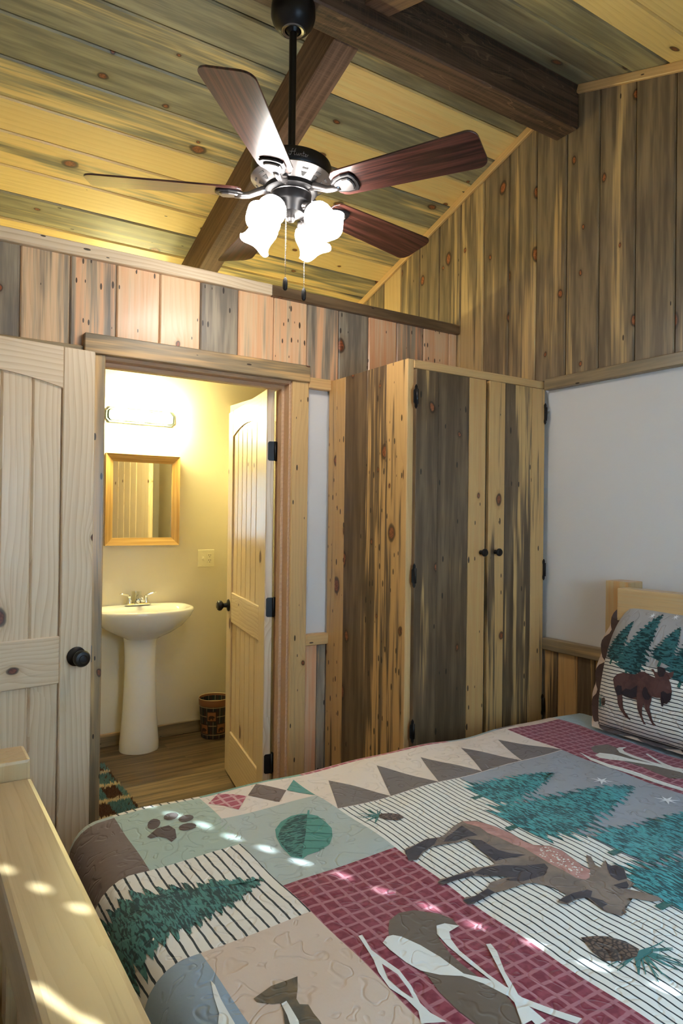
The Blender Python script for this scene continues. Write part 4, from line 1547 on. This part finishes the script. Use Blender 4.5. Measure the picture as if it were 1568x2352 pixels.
PRINT = {
 'moose': [(0.993,1.248),(1.004,1.255),(1.032,1.257),(1.077,1.268),(1.109,1.260),(1.132,1.264),(1.180,1.289),(1.220,1.300),(1.254,1.279),(1.253,1.275),(1.268,1.228),(1.276,1.183),(1.273,1.140),(1.277,1.114),(1.301,1.087),(1.306,1.055),(1.298,1.021),(1.290,0.985),(1.292,0.967),(1.336,1.010),(1.339,1.000),(1.318,0.972),(1.320,0.959),(1.355,0.974),(1.341,0.954),(1.356,0.949),(1.361,0.930),(1.329,0.900),(1.323,0.878),(1.295,0.877),(1.306,0.857),(1.320,0.827),(1.319,0.811),(1.295,0.818),(1.272,0.849),(1.245,0.866),(1.246,0.907),(1.250,0.872),(1.216,0.824),(1.194,0.821),(1.183,0.847),(1.188,0.878),(1.194,0.900),(1.169,0.905),(1.134,0.903),(1.125,0.919),(1.164,0.927),(1.161,0.959),(1.146,0.990),(1.129,1.002),(1.076,1.009),(1.031,1.019),(0.987,1.013),(0.975,1.018),(0.975,1.033),(0.988,1.038),(1.007,1.031),(1.044,1.036),(1.070,1.048),(1.101,1.046),(1.115,1.042),(1.105,1.059),(1.079,1.067),(1.055,1.085),(1.010,1.091),(0.975,1.094),(0.971,1.106),(0.982,1.112),(1.007,1.107),(1.056,1.106),(1.077,1.108),(1.110,1.098),(1.134,1.099),(1.142,1.125),(1.157,1.186),(1.165,1.216),(1.128,1.214),(1.093,1.223),(1.063,1.230),(1.024,1.218),(0.993,1.201),(0.974,1.210),(0.992,1.222),(0.987,1.235)],
 'moose_pink': [(1.221,1.299),(1.251,1.272),(1.266,1.227),(1.274,1.181),(1.271,1.138),(1.276,1.113),(1.299,1.085),(1.304,1.053),(1.296,1.021),(1.289,0.985),(1.291,0.966),(1.264,0.947),(1.248,0.945),(1.236,0.960),(1.237,0.994),(1.235,1.023),(1.241,1.064),(1.247,1.117),(1.239,1.149),(1.234,1.185),(1.226,1.214),(1.232,1.247),(1.220,1.280)],
 'moose_d1': [(1.101,1.234),(1.126,1.251),(1.165,1.266),(1.202,1.281),(1.200,1.259),(1.196,1.218),(1.168,1.225),(1.126,1.223)],
 'moose_d2': [(1.163,1.214),(1.186,1.195),(1.186,1.168),(1.188,1.140),(1.203,1.115),(1.226,1.091),(1.195,1.097),(1.171,1.104),(1.144,1.107),(1.145,1.132),(1.149,1.173)],
 'moose_d3': [(1.061,1.091),(1.095,1.097),(1.144,1.087),(1.183,1.059),(1.227,1.038),(1.219,1.021),(1.186,1.003),(1.130,1.011),(1.107,1.029),(1.103,1.039),(1.131,1.029),(1.101,1.055),(1.081,1.069)],
 'moose_d4': [(1.131,0.921),(1.159,0.923),(1.180,0.924),(1.219,0.919),(1.224,0.910),(1.202,0.897),(1.213,0.876),(1.209,0.862),(1.191,0.861),(1.184,0.853),(1.196,0.896),(1.173,0.907),(1.138,0.906)],
 'moose_d5': [(1.353,0.971),(1.340,0.953),(1.355,0.947),(1.358,0.929),(1.328,0.901),(1.307,0.906),(1.309,0.927),(1.326,0.947)],
 'moose_d6': [(1.284,0.902),(1.319,0.895),(1.309,0.883),(1.296,0.878),(1.280,0.887)],
 'moose_d7': [(0.994,1.247),(1.030,1.254),(1.075,1.265),(1.103,1.258),(1.074,1.236),(1.027,1.222),(0.993,1.203),(0.976,1.211)],
 'moose_d8': [(0.976,1.033),(1.006,1.029),(1.046,1.034),(1.050,1.015),(0.988,1.013),(0.976,1.018)],
 'moose_d9': [(0.972,1.105),(1.006,1.106),(1.064,1.099),(1.059,1.085),(1.010,1.092),(0.976,1.095)],
 'leaf': [(0.780,1.358),(0.765,1.377),(0.768,1.431),(0.778,1.474),(0.794,1.511),(0.825,1.540),(0.861,1.552),(0.888,1.547),(0.900,1.537),(0.913,1.555),(0.916,1.551),(0.904,1.532),(0.917,1.512),(0.918,1.472),(0.914,1.438),(0.894,1.403),(0.868,1.375),(0.833,1.364),(0.802,1.364),(0.785,1.355)],
 'leaf_dark': [(0.781,1.361),(0.769,1.380),(0.772,1.433),(0.781,1.473),(0.808,1.507),(0.844,1.539),(0.876,1.543),(0.898,1.532),(0.852,1.459),(0.804,1.390),(0.784,1.359)],
 'pad': [(0.513,1.638),(0.546,1.666),(0.575,1.664),(0.581,1.632),(0.570,1.591),(0.553,1.578),(0.549,1.601),(0.536,1.621),(0.518,1.624)],
 'toe0': [(0.563,1.690),(0.556,1.677),(0.547,1.668),(0.538,1.666),(0.532,1.671),(0.529,1.682),(0.532,1.697),(0.538,1.711),(0.547,1.720),(0.556,1.723),(0.563,1.717),(0.566,1.705)],
 'toe1': [(0.616,1.707),(0.609,1.697),(0.600,1.690),(0.590,1.689),(0.582,1.694),(0.578,1.703),(0.579,1.714),(0.585,1.725),(0.595,1.732),(0.605,1.733),(0.613,1.728),(0.617,1.719)],
 'toe2': [(0.644,1.673),(0.638,1.664),(0.628,1.658),(0.617,1.657),(0.609,1.662),(0.605,1.670),(0.606,1.681),(0.612,1.690),(0.622,1.697),(0.632,1.697),(0.641,1.693),(0.645,1.684)],
 'toe3': [(0.633,1.625),(0.627,1.616),(0.616,1.612),(0.605,1.612),(0.595,1.616),(0.590,1.624),(0.590,1.634),(0.596,1.643),(0.606,1.648),(0.618,1.648),(0.628,1.643),(0.633,1.635)],
 'dia_red': [(0.710,1.739),(0.759,1.789),(0.788,1.762),(0.817,1.725),(0.764,1.663),(0.740,1.702)],
 'dia_brown': [(0.822,1.728),(0.876,1.789),(0.932,1.709),(0.878,1.649)],
 'dia_teal': [(0.934,1.710),(0.989,1.770),(0.985,1.634)],
 'cone1': [(1.052,1.430),(1.065,1.437),(1.089,1.427),(1.104,1.410),(1.102,1.388),(1.075,1.380),(1.055,1.395),(1.046,1.415)],
 'ndl1': [(1.027,1.486),(1.049,1.426)],
 'cone2': [(1.074,0.822),(1.098,0.811),(1.118,0.794),(1.129,0.767),(1.128,0.739),(1.106,0.729),(1.077,0.736),(1.054,0.754),(1.057,0.783)],
 'ndl2': [(1.109,0.731),(1.109,0.731)],
 'shoe': [(0.782,1.028),(0.801,1.050),(0.834,1.063),(0.866,1.057),(0.905,1.023),(0.916,1.000),(0.911,0.974),(0.870,0.983),(0.849,0.961),(0.837,0.919),(0.833,0.884),(0.832,0.841),(0.841,0.794),(0.828,0.751),(0.814,0.724),(0.754,0.762),(0.750,0.800),(0.753,0.849),(0.763,0.894),(0.759,0.945),(0.766,1.004)],
 'paddle': [(0.747,0.998),(0.765,1.009),(0.777,1.007),(0.788,0.996),(0.804,0.960),(0.814,0.918),(0.816,0.880),(0.817,0.861),(0.841,0.828),(0.854,0.796),(0.857,0.768),(0.901,0.686),(0.885,0.683),(0.846,0.758),(0.836,0.790),(0.826,0.824),(0.810,0.858),(0.781,0.881),(0.760,0.907),(0.751,0.935),(0.746,0.976)],
 'hook': [(0.872,0.995),(0.892,0.994),(0.912,0.975),(0.900,0.973),(0.881,0.969),(0.868,0.950),(0.857,0.915),(0.850,0.837),(0.852,0.794),(0.850,0.713),(0.830,0.714),(0.842,0.807),(0.844,0.877),(0.848,0.937),(0.855,0.974)],
 'stick': [(0.912,0.904),(0.920,0.900),(0.912,0.877),(0.879,0.826),(0.862,0.788),(0.831,0.725),(0.811,0.726),(0.848,0.783),(0.872,0.830)],
 'antler': [(0.722,1.040),(0.730,1.039),(0.718,0.993),(0.721,0.965),(0.729,0.926),(0.724,0.887),(0.712,0.849),(0.712,0.824),(0.720,0.795),(0.686,0.816),(0.699,0.838),(0.699,0.869),(0.690,0.902),(0.695,0.940),(0.706,0.970)],
 'antler_h': [(0.712,0.953),(0.720,0.919),(0.715,0.883),(0.709,0.863),(0.703,0.887),(0.700,0.919)],
 'paddle2': [(1.941,1.438),(1.975,1.445),(1.998,1.413),(2.008,1.356),(2.045,1.285),(2.053,1.202),(2.036,1.192),(2.028,1.274),(1.983,1.338),(1.945,1.381),(1.932,1.414)],
 'shoe2': [(1.995,1.494),(2.032,1.506),(2.085,1.494),(2.079,1.455),(2.054,1.410),(2.040,1.337),(2.056,1.281),(2.042,1.196),(1.987,1.163),(1.963,1.192),(1.980,1.287),(1.969,1.346),(1.961,1.422),(1.966,1.463)],
 'stick2': [(1.916,1.480),(1.908,1.428),(1.903,1.357),(1.923,1.260),(1.921,1.124),(1.901,1.113),(1.895,1.247),(1.879,1.340),(1.889,1.417)],
 'hook2': [(2.065,1.445),(2.088,1.450),(2.110,1.437),(2.079,1.431),(2.058,1.408),(2.051,1.368),(2.054,1.291),(2.071,1.212),(2.058,1.205),(2.041,1.282),(2.027,1.357),(2.035,1.412)],
 'stick3': [(2.108,1.365),(2.118,1.363),(2.078,1.284),(2.053,1.202),(2.030,1.188),(2.060,1.279)],
 'fish': [(0.492,1.003),(0.530,1.015),(0.562,1.013),(0.578,1.012),(0.562,0.983),(0.549,0.964),(0.547,0.950),(0.558,0.941),(0.555,0.920),(0.555,0.900),(0.552,0.884),(0.502,0.915),(0.517,0.949),(0.523,0.970),(0.510,0.976),(0.493,0.993)],
 'fish_w': [(0.523,0.967),(0.533,0.968),(0.532,0.957),(0.527,0.918),(0.521,0.903),(0.510,0.910),(0.518,0.938)],
 'streak': [(0.448,1.077),(0.450,1.063),(0.446,1.029),(0.444,0.970),(0.442,0.953),(0.415,0.970),(0.432,1.002),(0.438,1.038)],
}
PPRINT = {
 'pmoose': [(0.088,0.173),(0.092,0.183),(0.106,0.196),(0.131,0.205),(0.157,0.205),(0.183,0.208),(0.198,0.220),(0.216,0.224),(0.231,0.218),(0.244,0.214),(0.258,0.212),(0.250,0.226),(0.237,0.237),(0.246,0.239),(0.254,0.231),(0.259,0.228),(0.264,0.234),(0.257,0.249),(0.270,0.251),(0.285,0.249),(0.291,0.239),(0.301,0.237),(0.318,0.245),(0.318,0.229),(0.307,0.215),(0.316,0.202),(0.324,0.177),(0.323,0.152),(0.310,0.135),(0.300,0.135),(0.298,0.124),(0.292,0.124),(0.286,0.150),(0.272,0.147),(0.255,0.147),(0.255,0.133),(0.249,0.109),(0.255,0.088),(0.266,0.064),(0.275,0.059),(0.265,0.054),(0.256,0.065),(0.243,0.087),(0.231,0.104),(0.227,0.119),(0.222,0.102),(0.223,0.079),(0.230,0.061),(0.237,0.051),(0.227,0.050),(0.217,0.071),(0.204,0.095),(0.199,0.124),(0.177,0.123),(0.153,0.125),(0.138,0.128),(0.143,0.101),(0.147,0.083),(0.160,0.068),(0.176,0.053),(0.174,0.050),(0.157,0.055),(0.135,0.076),(0.123,0.094),(0.117,0.119),(0.102,0.142)],
 'pmoose_d1': [(0.103,0.142),(0.113,0.157),(0.131,0.158),(0.137,0.140),(0.151,0.153),(0.171,0.153),(0.196,0.173),(0.198,0.133),(0.176,0.124),(0.153,0.125),(0.138,0.130),(0.129,0.126),(0.119,0.122)],
 'pmoose_d2': [(0.217,0.152),(0.221,0.169),(0.228,0.175),(0.236,0.168),(0.241,0.157),(0.253,0.146),(0.245,0.134),(0.231,0.132),(0.223,0.139)],
 'pmoose_d3': [(0.286,0.168),(0.294,0.174),(0.309,0.169),(0.324,0.175),(0.323,0.152),(0.310,0.136),(0.300,0.136),(0.298,0.124),(0.292,0.125)],
 'pmoose_d4': [(0.258,0.249),(0.270,0.251),(0.285,0.249),(0.291,0.239),(0.287,0.222),(0.273,0.217),(0.265,0.225)],
 'pcone': [(0.032,0.084),(0.036,0.097),(0.054,0.103),(0.061,0.091),(0.056,0.075),(0.040,0.071)],
}


base_q = grid_patch('quilt_backing', .10, 2.33, .12, 2.12, -.006, Q['cream'], quilt, .03)
PATCHES = [
    ('brown', .10, .474, 1.490, 1.785), ('sage2', .10, .474, 1.785, 2.11), ('sage', .474, .705, 1.490, 1.790), ('stripe1', .474, .712, 1.790, 2.11),
    ('stripe1', .10, .690, 1.158, 1.490), ('blue', .10, .462, .80, 1.158), ('tan', .462, .690, .55, 1.158), ('sage2', .690, .987, 1.275, 1.635),
    ('cream', .705, .987, 1.635, 1.790), ('green', .712, 1.03, 1.790, 2.11), ('red', .690, .987, .42, 1.275), ('cream', .987, 1.884, 1.522, 1.790),
    ('stripe2', .987, 1.420, .40, 1.522), ('sky', 1.420, 1.884, .40, 1.522), ('red', 1.884, 2.168, .40, 1.772), ('paleblue', 2.168, 2.33, .40, 2.11),
    ('redlite', 1.03, 1.62, 1.790, 2.11), ('paleblue', 1.62, 1.86, 1.790, 2.11), ('taupe', 1.86, 1.95, 1.790, 2.11), ('tan', 1.95, 2.168, 1.772, 2.11),
    ('cream', 1.884, 1.95, 1.772, 1.79), ('brown', .10, .462, .12, .80), ('sage', .462, .690, .12, .55), ('green', .690, 2.33, .12, .40),
]
patch_of = {}
for nm, a, b_, c, d in PATCHES:
    if nm == 'red' and a < 1:
        c = .40
    patch_of[(nm, a)] = grid_patch('patch', a, b_, c, d, 0.0, Q[nm], quilt)
    patch_of[(nm, a)]['label'] = {'stripe1': 'cream patch with dark stripes', 'stripe2': 'large white panel with thin dark stripes', 'red': 'crimson plaid patch',
                                  'redlite': 'rose plaid patch', 'sky': 'grey dusk-sky panel'}.get(nm, 'plain ' + nm.replace('2', '').replace('paleblue', 'pale blue') + ' patch')
pc = patch_of


def on_patch(key, nm, poly, off, mat):
    return decal(nm, poly, off, Q[mat], pc[key], quilt_pt, None)


# diamonds and triangles of the border
for k in range(5):
    a = .987 + k * .1755
    b_ = a + .1755 + (.018 if k == 4 else 0)
    on_patch(('cream', .987), 'triangle_patch', [(a, 1.524), (b_, 1.524), (a + .090, 1.716)], .0008, 'taupe')
for nm, mt_ in (('dia_red', 'redlite'), ('dia_brown', 'brown'), ('dia_teal', 'teal')):
    on_patch(('cream', .705), 'diamond_patch', PRINT[nm], .0008, mt_)
# paw
on_patch(('sage', .474), 'paw_pad', PRINT['pad'], .0009, 'paw')
for k in range(4):
    on_patch(('sage', .474), 'paw_toe', PRINT['toe%d' % k], .0009, 'paw')
# aspen leaf with veins
on_patch(('sage2', .690), 'leaf_print', PRINT['leaf'], .0009, 'leaf')
on_patch(('sage2', .690), 'leaf_dark_half', PRINT['leaf_dark'], .0015, 'leafdk')  # darker half of the leaf print
lt_, lb_ = PRINT['leaf'][9], PRINT['leaf'][0]
for f_ in (.2, .35, .5, .65, .8):
    p0 = (lb_[0] + (lt_[0] - lb_[0]) * f_, lb_[1] + (lt_[1] - lb_[1]) * f_)
    p1 = (p0[0] + .055 * (1 - abs(f_ - .45)), p0[1] - .045 * (1 - abs(f_ - .45)))
    on_patch(('sage2', .690), 'leaf_vein', strip_poly([p0, ((p0[0] + p1[0]) / 2 + .004, (p0[1] + p1[1]) / 2), p1], .004, .002), .0015, 'vein')
# foot spruce
on_patch(('stripe1', .10), 'spruce_print', spruce_poly((.285, 1.318), (.668, 1.322), .160, 5, 15), .0012, 'treedk')
# grey patch streak, animal on the tan patch
on_patch(('blue', .10), 'streak_print', PRINT['streak'], .0009, 'white')
on_patch(('tan', .462), 'animal_print', PRINT['fish'], .0009, 'fish')
on_patch(('tan', .462), 'animal_marking', PRINT['fish_w'], .0015, 'white')
# plaid block with paddles
for nm, part_nm, mt_, of in (('shoe', 'snowshoe_print', 'shoe', .0009), ('antler', 'antler_print', 'white', .0013), ('antler_h', 'plaid_opening', 'red', .0018), ('paddle', 'paddle_print', 'white', .0015),
                             ('hook', 'ski_print', 'white', .0019), ('stick', 'pole_print', 'white', .0023)):
    on_patch(('red', .690), part_nm, PRINT[nm], of, mt_)
for nm, part_nm, of in (('shoe2', 'snowshoe_print', .0009), ('paddle2', 'paddle_print', .0013), ('hook2', 'ski_print', .0017), ('stick3', 'pole_print', .0019), ('stick2', 'ski_pair_print', .0021)):
    on_patch(('red', 1.884), part_nm, PRINT[nm], of, 'shoe' if nm == 'shoe2' else 'white')
# central panel
TREES = [((1.352, 1.392), (1.680, 1.390), .118, 11), ((1.290, 1.205), (1.812, 1.210), .165, 12), ((1.395, .985), (1.850, .995), .130, 13), ((1.290, .800), (1.70, .812), .165, 14)]
for ba, ap, hw_, sd in TREES:
    off = .0010 + (sd - 11) * .0004
    b0 = (ba[0] + .028, ba[1])
    on_patch(('stripe2', .987), 'trunk_print', strip_poly([(ba[0] - .006, ba[1]), (b0[0] + .01, b0[1])], .018, .014), off - .0001, 'vein')
    on_patch(('sky', 1.420), 'spruce_print', spruce_poly(b0, ap, hw_, sd, 17), off, 'tree')
for c in ((1.754, 1.276), (1.800, 1.098)):
    on_patch(('sky', 1.420), 'star_print', star_poly(c, .036), .0026, 'star')
mo = on_patch(('stripe2', .987), 'moose_print', PRINT['moose'], .0024, 'moose')
on_patch(('stripe2', .987), 'moose_back', PRINT['moose_pink'], .0029, 'moosepink')
for k in range(1, 10):
    on_patch(('stripe2', .987), 'moose_marking', PRINT['moose_d%d' % k], .0030, 'moosedark')
rnd = random.Random(2)
vs_, fs_, uv_ = [], [], []
hb_ = PRINT['moose_pink']
for k in range(70):
    t = rnd.random()
    i0, i1 = hb_[6], hb_[10]
    c = (i0[0] + (i1[0] - i0[0]) * t - rnd.uniform(.008, .05), i0[1] + (i1[1] - i0[1]) * t + rnd.uniform(-.012, .012))
    r_ = rnd.uniform(.0015, .0035)
    o0 = len(vs_)
    for q in range(4):
        vs_.append(quilt_pt(c[0] + r_ * math.cos(q * 1.57 + t), c[1] + r_ * math.sin(q * 1.57 + t), .0034))
    fs_.append((o0, o0 + 1, o0 + 2, o0 + 3))
sp_ = mesh_obj('frost_speckle', vs_, fs_, Q['white'], pc[('stripe2', .987)])
sp_['kind'] = 'stuff'


def needles(key, origin, rng, n, length, mapper_key=None, seed=1, put=None):
    rnd = random.Random(seed)
    for k in range(n):
        a = rng[0] + (rng[1] - rng[0]) * k / (n - 1) + rnd.uniform(-.08, .08)
        L = length * rnd.uniform(.7, 1.0)
        bend = rnd.uniform(-.25, .25)
        path = [(origin[0] + L * t * math.cos(a + bend * t), origin[1] + L * t * math.sin(a + bend * t)) for t in (0, .35, .7, 1)]
        put(strip_poly(path, .0045, .0015))


on_patch(('stripe2', .987), 'pine_cone_print', PRINT['cone1'], .0016, 'cone')
c1 = PRINT['cone1'][0]
needles(None, c1, (.9, 3.9), 14, .062, seed=4, put=lambda p: on_patch(('stripe2', .987), 'needle_print', p, .0012, 'needle'))
on_patch(('stripe2', .987), 'pine_cone_print', PRINT['cone2'], .0016, 'cone')
c2 = PRINT['cone2'][4]
needles(None, (c2[0] - .002, c2[1] - .004), (-3.3, -.2), 20, .085, seed=6, put=lambda p: on_patch(('stripe2', .987), 'needle_print', p, .0012, 'needle'))
needles(None, (c2[0] - .012, c2[1] - .004), (2.4, 3.6), 6, .06, seed=7, put=lambda p: on_patch(('stripe2', .987), 'needle_print', p, .0012, 'needle'))

# ------------------------------------------------------------------ pillow sham
PB, PT = Vector((2.190, 1.62, .690)), Vector((2.300, 1.62, 1.135))
PUP = (PT - PB).normalized()
PRT = Vector((0, -1, 0))
PN = PRT.cross(PUP)
if PN.x > 0:
    PN = -PN
PW, PH = .66, .46


def pil(s, t, off=0.0, sgn=1):
    a = min(max(s / PW, 0), 1)
    b_ = min(max(t / PH, 0), 1)
    prof = max((1 - abs(2 * a - 1) ** 3.0) * (1 - abs(2 * b_ - 1) ** 2.6), 0) ** .5
    depth = .085 * prof * (1.12 - .3 * b_)
    wr = .0022 * math.sin(26 * t + 9 * s) * prof + (.005 * math.sin(70 * t + 14 * s) * max(0, .28 - b_) * 3 * prof)
    q = PB + PRT * s + PUP * t + PN * (sgn * (depth + wr) + off)
    # soft corners pull in
    q += PRT * ((.016 * (abs(2 * b_ - 1) ** 4) + .058 * b_ ** 5) * (1 if a < .5 else -1) * (abs(2 * a - 1) ** 1.5))
    q += Vector((0, 0, -.012 * math.sin(math.pi * a))) * (b_ ** 6)
    return q


pw = empty('pillow_sham', (2.25, 1.3, .67))
tag(pw, 'pillow sham with moose and spruce print leaning on the headboard', 'pillow')
PIM = Matrix.Translation((-2.25, -1.3, -.67))
front = grid_patch('cover_front', 0, PW, .0, PH, 0, fabric('sham_sky', solid(S(166, 162, 160))), pw, .02, lambda u, v, o: pil(u, v, o), PIM)
back = grid_patch('cover_back', 0, PW, .0, PH, 0, Q['tan'], pw, .03, lambda u, v, o: pil(u, v, o, -.6), PIM)
STRIPE_T = .245
grid_patch('striped_panel', .002, PW - .002, .002, STRIPE_T, .0010, fabric('sham_stripe', stripes(.0125, .24, S(222, 218, 208), INK, 1)), front, .015, lambda u, v, o: pil(u, v, o), None)


def on_pil(nm, poly, off, mat):
    return decal(nm, poly, off, Q[mat] if isinstance(mat, str) else mat, front, lambda u, v, o: pil(u, v, o), None, .02)


Q['ptree'] = fabric('sham_spruce', foliage(S(20, 50, 52), S(54, 104, 106), 0), bump=.2)
for ba, ap, hw_, sd in (((.060, .243), (.100, .395), .058, 21), ((.140, .212), (.205, .440), .085, 22), ((.262, .268), (.300, .400), .062, 23), ((.345, .215), (.395, .44), .085, 24), ((.46, .24), (.49, .40), .06, 25), ((.57, .22), (.60, .42), .07, 26)):
    on_pil('trunk_print', strip_poly([(ba[0] - .003, ba[1] - .018), (ba[0] + .003, ba[1] + .01)], .010, .010), .0014 + .0003 * (sd - 20), 'vein')
    on_pil('spruce_print', spruce_poly(ba, ap, hw_, sd, 14), .0016 + .0003 * (sd - 20), 'ptree')
for c in ((.168, .428), (.263, .438), (.36, .425), (.46, .435)):
    on_pil('star_print', star_poly(c, .016), .0040, 'star')
Q['pm'] = fabric('sham_moose', solid(S(92, 60, 54), S(78, 50, 46), 20), bump=.25)
Q['pmd'] = fabric('sham_moose_dark', solid(S(44, 34, 38)), bump=.25)
on_pil('moose_print', PPRINT['pmoose'], .0040, 'pm')
for k in range(1, 5):
    on_pil('moose_marking', PPRINT['pmoose_d%d' % k], .0046, 'pmd')
on_pil('pine_cone_print', PPRINT['pcone'], .0018, 'cone')
pcn = PPRINT['pcone'][0]
needles(None, pcn, (1.6, 5.2), 12, .038, seed=9, put=lambda p: on_pil('needle_print', p, .0014, 'needle'))

# flange around the sham: alternating dark scallops on a tan band
def flange(nm, wdt, mat, off, scallop):
    per = []
    N = 120
    for i in range(N):
        f_ = i / N * 4
        k = int(f_)
        t = f_ - k
        if k == 0:
            s_, t_, ds, dt = PW * t, 0, 0, -1
        elif k == 1:
            s_, t_, ds, dt = PW, PH * t, 1, 0
        elif k == 2:
            s_, t_, ds, dt = PW * (1 - t), PH, 0, 1
        else:
            s_, t_, ds, dt = 0, PH * (1 - t), -1, 0
        per.append((s_, t_, ds, dt, i))
    vs, fs = [], []
    for s_, t_, ds, dt, i in per:
        p = pil(s_, t_, off)
        w = wdt * (abs(math.sin(i / N * math.pi * 16)) ** .6 if scallop else 1.0) + .001
        # corners go diagonal
        ca = abs(2 * s_ / PW - 1) ** 12
        cb = abs(2 * t_ / PH - 1) ** 12
        d = Vector((0, 0, 0))
        d += PRT * (ds if abs(ds) else (1 if s_ > PW / 2 else -1) * ca)
        d += PUP * (dt if abs(dt) else (1 if t_ > PH / 2 else -1) * cb)
        if t_ == 0:
            d = d * .35 - PN * 0 + PN * .9
        vs.append(p)
        q_ = p + d.normalized() * w + PN * (.006 * math.sin(i * .9)) * (0 if t_ == 0 else 1)
        q_.z = max(q_.z, .682)
        vs.append(q_)
    n_ = len(per)
    for i in range(n_):
        j = (i + 1) % n_
        fs.append((2 * i, 2 * j, 2 * j + 1, 2 * i + 1))
    o = mesh_obj(nm, vs, fs, mat, pw, PIM, True)
    lay = o.data.uv_layers.new(name='UVMap')
    for lp in o.data.loops:
        lay.data[lp.index].uv = (lp.vertex_index * .01, 0)
    return o


flange('tan_flange', .034, Q['tan'], -.004, False)
flange('scallop_flange', .036, Q['paw'], .0015, True)

# ------------------------------------------------------------------ window with slatted blind behind the viewer
win = structure(empty('window_1', ((WX0 + WX1) / 2, YN - .06, WZ0)), 'white framed window with closed blind beside the bed')
WI = Matrix.Translation((-(WX0 + WX1) / 2, -(YN - .06), -WZ0))
for q in ((WX0 - .002, WX0 + .001, WZ0, WZ1), (WX1 - .03, WX1, WZ0, WZ1), (WX0, WX1, WZ0, WZ0 + .03), (WX0, WX1, WZ1 - .03, WZ1)):
    o = box('window_frame', q[0], q[1], YN - .10, YN - .06, q[2], q[3], M['white'], win, 0)
    o.matrix_basis = WI
o = box('window_pane', WX0 + .002, WX1 - .03, YN - .082, YN - .078, WZ0 + .03, WZ1 - .03, M['glass'], win)
o.matrix_basis = WI
bl = empty('window_blind', (1.28, YN - .02, WZ1 - .03))
tag(bl, 'white slatted blind closed over the window', 'blind')
BLI = Matrix.Translation((-1.28, -(YN - .02), -(WZ1 - .03)))
o = box('head_rail', WX0 + .02, WX1 - .005, YN - .045, YN - .002, WZ1 - .035, WZ1 - .002, M['white'], bl, .003)
o.matrix_basis = BLI
HX = (.957, 1.576)
SL0, SL1 = WX0 + .022, WX1 - .008
hole = .009
xs_ = [SL0, HX[0] - hole, HX[0] + hole, HX[1] - hole, HX[1] + hole, SL1]
ws_ = [-.0265, -.006, .006, .0265]
sv_, sf_ = [], []
for wv_ in ws_:
    for x_ in xs_:
        sv_.append((x_ - 1.275, wv_, .0012 * (1 - (wv_ / .0265) ** 2)))
for j in range(3):
    for i in range(5):
        if j == 1 and i in (1, 3):
            continue
        a = j * 6 + i
        sf_.append((a, a + 1, a + 7, a + 6))
sme = bpy.data.meshes.new('slat')
sme.from_pydata(sv_, [], sf_)
sme.materials.append(M['slat'])
zz = WZ0 + .025
while zz < WZ1 - .045:
    o = bpy.data.objects.new('slat', sme)
    link(o, bl)
    o.matrix_basis = BLI @ Matrix.Translation((1.275, YN - .022, zz)) @ Matrix.Rotation(math.radians(66), 4, 'X')
    zz += .0490
